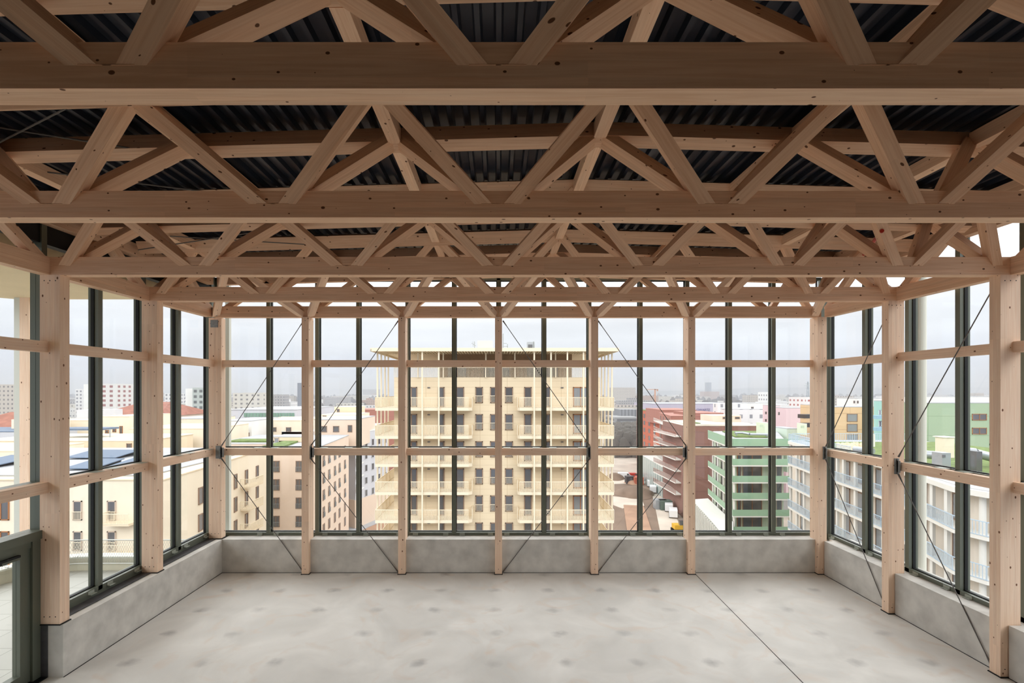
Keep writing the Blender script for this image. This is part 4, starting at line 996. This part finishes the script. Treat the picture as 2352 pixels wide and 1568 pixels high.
for lv in range(7):
    s_ = OB().prism([(57.4, 172), (53.4, 150), (51.6, 150.5), (55.6, 172.5)], -10.48 - lv * 2.9, -10.3 - lv * 2.9).build('balcony', M['slabwhite'], t)
    r = OB(); bars(r, (55.6, 172.5), (51.6, 150.5), -10.3 - lv * 2.9, -9.3 - lv * 2.9, .8, .045); r.build('balcony_railing', M['slabwhite'], s_)
    for u in (4, 9.5, 15, 20): window(t, (57.4, 172), (53.4, 149), u, 1.8, -10.2 - lv * 2.9, -8.3 - lv * 2.9, M['brick'], M['win'])
t = block('orange_block', [(61.8, 185), (80, 185), (80, 212), (61.0, 212)], -7.9, M['orange'], 'orange red apartment building farther down the street', parapet=M['grass'])
for lv in range(7):
    for u in (4, 10, 16, 22): window(t, (61.0, 212), (61.8, 185), u, 2.0, -11.0 - lv * 2.9, -9.2 - lv * 2.9, M['brick'], M['win'])
    for u in (1.5,): window(t, (61.8, 185), (80, 185), u, 1.4, -11.0 - lv * 2.9, -9.2 - lv * 2.9, M['brick'], M['win'])
simple_block('brick_hall', 1522, 1600, 941, 175, 20, M['brick'], 'long red brick rooftop storey behind the brick block', bot=-12)
simple_block('brick_hall', 1590, 1662, 948, 150, 16, M['brick'], 'brick rooftop storey right of the sixth post', bot=-12)
t = block('glazed_podium', [(47, 127), (58, 127), (60, 166), (49.8, 166)], -22.0, plain('podium glazing', srgb(150, 172, 168), .2, spec=.8), 'low glazed podium with white roof along the street', parapet=M['slabwhite'])
for k in range(14): OB().box(46.9 + k * .21, 47.1 + k * .21, 127.5 + k * 2.8, 127.8 + k * 2.8, G, -22).build('fin', M['slabwhite'], t)
t = block('glazed_podium', [(39.8, 99), (36.0, 80), (34.6, 74), (36.0, 74), (39.9, 82.0), (43.5, 100)], -22.2, plain('podium pale glazing', srgb(176, 188, 184), .25, spec=.8), 'low podium with white roof below the green block', parapet=M['slabwhite'])
for k in range(20): OB().box(34.5 + k * .262, 34.7 + k * .262, 74.5 + k * 1.23, 74.7 + k * 1.23, G, -22.2).build('fin', M['slabwhite'], t)
# grey concrete building with the shopping centre behind
simple_block('concrete_block', 1412, 1468, 958, 330, 30, facade_mat('grey concrete floors', srgb(150, 150, 150), srgb(104, 104, 106), 30, 3.4, .9, .45), 'grey concrete stepped building right of the tower')
simple_block('concrete_block', 1424, 1468, 940, 350, 20, facade_mat('grey ribbed concrete', srgb(140, 142, 146), srgb(112, 114, 118), 2.5, 30, .4, .9), 'grey ribbed upper block of the concrete building')
t = simple_block('shopping_centre', 1500, 1700, 927, 430, 60, M['lilac'], 'pale lilac shopping centre with QWARTZ sign', roof=M['roofgrey'])
cu = bpy.data.curves.new('sign_text', 'FONT'); cu.body = 'QWARTZ'; cu.size = 4.6; cu.extrude = .1
so = bpy.data.objects.new('sign_lettering', cu); sc.collection.objects.link(so); bpy.context.view_layer.update()
me = bpy.data.meshes.new_from_object(so.evaluated_get(bpy.context.evaluated_depsgraph_get())); bpy.data.objects.remove(so)
so = bpy.data.objects.new('sign_lettering', me); sc.collection.objects.link(so); me.materials.clear(); me.materials.append(plain('violet sign', srgb(110, 80, 150), .6))
zs_ = 429.5; wx = max(v.co.x for v in me.vertices); sx = (X(1631, zs_) - X(1600, zs_)) / wx
pw_ = Vector(t['_w']); so.parent = t
so.location = Vector((X(1600, zs_), zs_, H(943, zs_) + EZ)) - pw_; so.rotation_euler = (math.pi / 2, 0, 0); so.scale = (sx, sx, 1)
simple_block('office_tower', 1624, 1634, 878, 2600, 25, fm_d, 'slim dark tower on the right centre horizon')
# crane and pylon
t = thing('tower_crane', (X(1505, 600), 600, G), 'orange tower crane beyond the orange building', 'crane', inside=False)
m_or = plain('crane orange', srgb(214, 150, 110), .6)
OB().box(X(1503.5, 600), X(1506.5, 600), 600, 601.4, G, H(893, 600)).build('mast', m_or, t); OB().box(X(1484, 600), X(1512, 600), 600, 601, H(894.8, 600), H(893.4, 600)).build('jib', m_or, t)
OB().box(X(1509, 600), X(1512, 600), 600, 601, H(898, 600), H(894, 600)).build('counterweight', m_or, t)
t = thing('electricity_pylon', (X(1855.5, 500), 500, G), 'lattice electricity pylon on the right skyline', 'pylon', inside=False)
mb = OB(); cx = X(1855.5, 500)
for s_ in (-1, 1): mb.beam((cx + s_ * 2.4, 500, G), (cx + s_ * .4, 500, H(876, 500)), .35, .35, (0, 1, 0))
for k in range(9):
    f0, f1 = k / 9, (k + 1) / 9; hh = lambda f: G + (H(876, 500) - G) * f; wd = lambda f: 2.4 - 2 * f
    mb.beam((cx - wd(f0), 500, hh(f0)), (cx + wd(f1), 500, hh(f1)), .2, .2, (0, 1, 0)); mb.beam((cx + wd(f0), 500, hh(f0)), (cx - wd(f1), 500, hh(f1)), .2, .2, (0, 1, 0))
mb.build('lattice_mast', M['steel'], t)
mb = OB()
for y, l in ((881, 2.6), (886, 3.6), (891, 2.6)): mb.beam((cx - l, 500, H(y, 500)), (cx + l, 500, H(y, 500)), .3, .3, (0, 1, 0))
mb.build('crossarm', M['steel'], t)

# ---- vehicles on the street
def van(px, py, rz, label, z=None, paint=None, s_=1.0):
    z = 31 * F / (py - VY); x = X(px, z); t = thing('delivery_van', (x, z, G + .1), label, 'van', 'vehicles on the building site street', inside=False)
    c, s = math.cos(rz), math.sin(rz)
    def P(a, b): return (x + (a * c - b * s) * s_, z + (a * s + b * c) * s_)
    def extr(prof, w0, w1, mat, nm):
        mb = OB(); pts = []; n = len(prof)
        for w_ in (w0, w1):
            for a, h in prof: p = P(a, w_); pts.append((p[0], p[1], G + .1 + h * s_))
        mb.poly(pts, [tuple(range(n)), tuple(reversed(range(n, 2 * n)))] + [(i, n + i, n + (i + 1) % n, (i + 1) % n) for i in range(n)]); return mb.build(nm, mat, t)
    extr([(-2.6, .35), (2.3, .35), (2.5, .9), (1.5, 1.2), (.9, 2.05), (-2.5, 2.15), (-2.6, 1.9)], -.95, .95, paint or M['vanwhite'], 'body')
    extr([(1.42, 1.22), (1.50, 1.24), (.96, 1.95), (.88, 1.93)], -.8, .8, M['win'], 'windscreen')
    extr([(.2, 1.25), (1.2, 1.25), (.8, 1.85), (.2, 1.85)], -.97, .97, M['win'], 'side_window')
    for a in (-1.7, 1.6):
        for b in (-.9, .9):
            p = P(a, b - .1); q = P(a, b + .1); OB().cyl((p[0], p[1], G + .1 + .33), (q[0], q[1], G + .1 + .33), .33, 12).build('wheel', M['tyre'], t)
van(1437, 1099, 0, 'white van parked across the far end of the earth site')
van(1492, 1104, 1.2, 'grey white van first in the far row on the street', paint=M['duct'])
van(1494, 1116, 1.25, 'white van second in the far row on the street')
van(1500, 1130, 1.25, 'white van last in the far row on the street')
van(1536, 1172, 1.25, 'white van behind the nearest one on the street')
van(1546, 1186, 1.25, 'nearest white van on the street')
van(1456, 1097, .1, 'red van beside the white one at the far end', paint=M['red'], s_=.8)
def digger(px, py, label, col=None, s_=1.0):
    z = 31 * F / (py - VY); x = X(px, z); t = thing('excavator', (x, z, G + .1), label, 'excavator', 'machines on the building site', inside=False); g = G + .1; m_ = col or M['yel']
    for b in (-1, 1): OB().box(x - 1.5 * s_, x + 1.5 * s_, z + b * .9 - .25, z + b * .9 + .25, g, g + .7 * s_).build('track', M['tyre'], t)
    OB().box(x - 1.3 * s_, x + 1.2 * s_, z - 1, z + 1, g + .75 * s_, g + 1.7 * s_).build('body', m_, t)
    c = OB().box(x - .2, x + 1.0 * s_, z - 1.0, z - .1, g + 1.7 * s_, g + 2.7 * s_).build('cab', M['win'], t)
    OB().beam((x + 1.1 * s_, z, g + 1.4 * s_), (x + 3 * s_, z, g + 3.6 * s_), .35, .35, (0, 1, 0)).beam((x + 3 * s_, z, g + 3.6 * s_), (x + 4.2 * s_, z, g + 1.2 * s_), .3, .3, (0, 1, 0)).build('boom', m_, t)
    OB().box(x + 3.7 * s_, x + 4.6 * s_, z - .5, z + .5, g + .5, g + 1.3 * s_).build('bucket', M['tyre'], t)
digger(1560, 1222, 'yellow excavator at the near end of the street')
digger(1479, 1099, 'small yellow excavator at the far end of the street', s_=.8)
digger(1466, 1103, 'small red excavator left of the far yellow one', M['red'], .8)
def mound(px, py, r, hgt, mat, label):
    z = 31 * F / (py - VY); x = X(px, z); pts = []; fs = []; n = 24; rings = 6
    for i in range(rings):
        f = i / rings; rr = r * (1 - f) ** .8
        for j in range(n):
            a = 2 * math.pi * j / n; q = rr * (1 + .12 * math.sin(3 * a + i) + random.uniform(-.05, .05)); pts.append((x + q * math.cos(a), z + q * math.sin(a), G + .05 + hgt * math.sin(f * math.pi / 2)))
    pts.append((x, z, G + hgt)); fs = [(i * n + j, i * n + (j + 1) % n, (i + 1) * n + (j + 1) % n, (i + 1) * n + j) for i in range(rings - 1) for j in range(n)]
    fs += [((rings - 1) * n + j, (rings - 1) * n + (j + 1) % n, len(pts) - 1) for j in range(n)]
    OB().poly(pts, fs).build('earth_mound', mat, label=label, cat='earth mound', smooth=True)
mound(1458, 1136, 6, 2.6, M['earth'], 'large brown earth mound right of the tower')
mound(1455, 1110, 3, 1.6, M['red'] if False else M['soil'], 'small reddish soil heap near the far vans')
mound(1412, 1100, 3.5, 2.2, M['earth'], 'small dark heap at the edge of the tower')
mound(838, 1186, 4, 1.6, M['soil'], 'soil heap left of the cream tower')
for i, (px, py) in enumerate([(1466, 1112), (1447, 1110), (1528, 1170), (1516, 1168)]):
    z = 31 * F / (py - VY); x = X(px, z)
    t = thing('site_container', (x, z, G), ['small orange site box by the far vans', 'dark site box beside the soil heap', 'dark green site container left of the near vans', 'small grey site container by the green one'][i], 'container', inside=False)
    OB().box(x - 1.5, x + 1.5, z - 1.2, z + 1.2, G + .1, G + 2.5).build('body', [M['orange'], M['black'], plain('site green', srgb(90, 108, 96), .6), M['duct']][i], t)
    OB().box(x - .5, x + .5, z - 1.25, z - 1.2, G + .2, G + 2.1).build('door', M['win'], t)

# ---- sprawl: individual blocks out to the horizon
bm = [facade_mat('sprawl %d' % i, srgb(*c), srgb(*d), bw * .8, 3.0, .38, .4, srgb(*r)) for i, (c, d, bw, r) in enumerate([
    ((216, 214, 210), (140, 142, 150), 3.2, (170, 168, 168)), ((196, 186, 174), (120, 116, 116), 3.6, (140, 120, 112)), ((232, 230, 228), (160, 160, 168), 3.0, (190, 190, 192)),
    ((168, 164, 162), (110, 110, 116), 3.4, (130, 128, 128)), ((186, 156, 138), (112, 100, 98), 3.4, (150, 104, 90)), ((206, 200, 188), (130, 126, 124), 5.0, (150, 146, 140))])]
n = 0
random.seed(21)
while n < 290:
    z = 310 * (8 ** random.random()); px = random.uniform(-60, 2380)
    if 860 < px < 1420 and random.random() < .85: continue
    if (1400 < px < 1520 and z < 380) or (1450 < px < 1720 and z < 460): continue
    h_ = random.choice([9, 12, 14, 16, 18, 20]) + (random.random() < .06) * 16
    if z > 900: h_ += 5
    if px > 1500: h_ *= .8
    w_ = random.uniform(12, 34) * (1 + z / 1600); d_ = random.uniform(10, 20); x = X(px, z)
    o = OB().prism(rect(x - w_ / 2, x + w_ / 2, z, z + d_), G - .6, G + h_)
    if random.random() < .3: o.prism(rect(x - w_ / 5, x + w_ / 6, z + 2, z + d_ - 2), G + h_, G + h_ + 3)
    o.build('distant_building', random.choice(bm), label='small pale building in the dense sprawl below the horizon', cat='building', group='distant city sprawl')
    n += 1
# bare trees among the sprawl
def blobs(N_, zr, pxr, label, seed, size):
    random.seed(seed); mb = OB()
    for k in range(N_):
        z = zr[0] * ((zr[1] / zr[0]) ** random.random()); x = X(random.uniform(*pxr), z); r = random.uniform(*size) * (1 + z / 2500)
        mb.cyl((x, z, G - .8), (x, z, G + r * 1.3), r, 6, r * .8).cyl((x, z, G + r * 1.3), (x, z, G + r * 2.1), r * .8, 6, r * .25)
    mb.build('woodland', M['woodland'], label=label, cat='trees', kind='stuff')
blobs(900, (330, 2600), (1380, 2400), 'bare brown woods in the plain at the right', 5, (3.5, 6))
blobs(600, (420, 2600), (-60, 900), 'bare brown trees among the sprawl at the left', 6, (3, 5.5))
blobs(160, (230, 330), (1405, 1480), 'thicket of bare trees right of the cream tower', 8, (3, 5))
# hills
def ridge(name, z, pts, label):
    mb = OB(); v = []
    for x, h in pts: v += [(X(x, z), z, G), (X(x, z), z, h), (X(x, z), z + 1500, G)]
    f = []
    for i in range(len(pts) - 1): a = i * 3; f += [(a, a + 3, a + 4, a + 1), (a + 1, a + 4, a + 5, a + 2)]
    mb.poly(v, f); mb.build(name, plain('wooded hills', srgb(112, 118, 116), .95, 0, .3, .003), label=label, cat='hills', kind='structure')
ridge('hills_far', 7000, [(x, H(y, 7000)) for x, y in ((-200, 893), (200, 892), (520, 893), (700, 892), (900, 893), (1300, 893), (1420, 889), (1500, 894), (1600, 893), (1690, 892), (1760, 884), (1870, 882), (2000, 886), (2120, 884), (2272, 877), (2600, 874))], 'long low hills on the horizon')
ridge('hills_near', 4500, [(x, H(y, 4500)) for x, y in ((1500, 898), (1600, 896), (1720, 891), (1900, 889), (2100, 892), (2300, 888), (2600, 888))], 'nearer wooded ridge on the right horizon')

# thin winter haze over the plain
hm = bpy.data.materials.new('haze'); hm.use_nodes = True; t_ = hm.node_tree; t_.nodes.clear()
vsn = N(t_, 'ShaderNodeVolumeScatter'); vsn.inputs['Color'].default_value = (.80, .85, .96, 1); vsn.inputs['Density'].default_value = .00030; vsn.inputs['Anisotropy'].default_value = 0
van_ = N(t_, 'ShaderNodeVolumeAbsorption'); van_.inputs['Color'].default_value = (0, 0, 0, 1); van_.inputs['Density'].default_value = .00021
vad = N(t_, 'ShaderNodeAddShader'); t_.links.new(vsn.outputs[0], vad.inputs[0]); t_.links.new(van_.outputs[0], vad.inputs[1])
t_.links.new(vad.outputs[0], N(t_, 'ShaderNodeOutputMaterial').inputs['Volume'])
OB().box(-8000, 8000, 110, 13500, G - .5, 110).build('haze', hm, label='thin bluish haze over the distant city', cat='haze', kind='stuff')
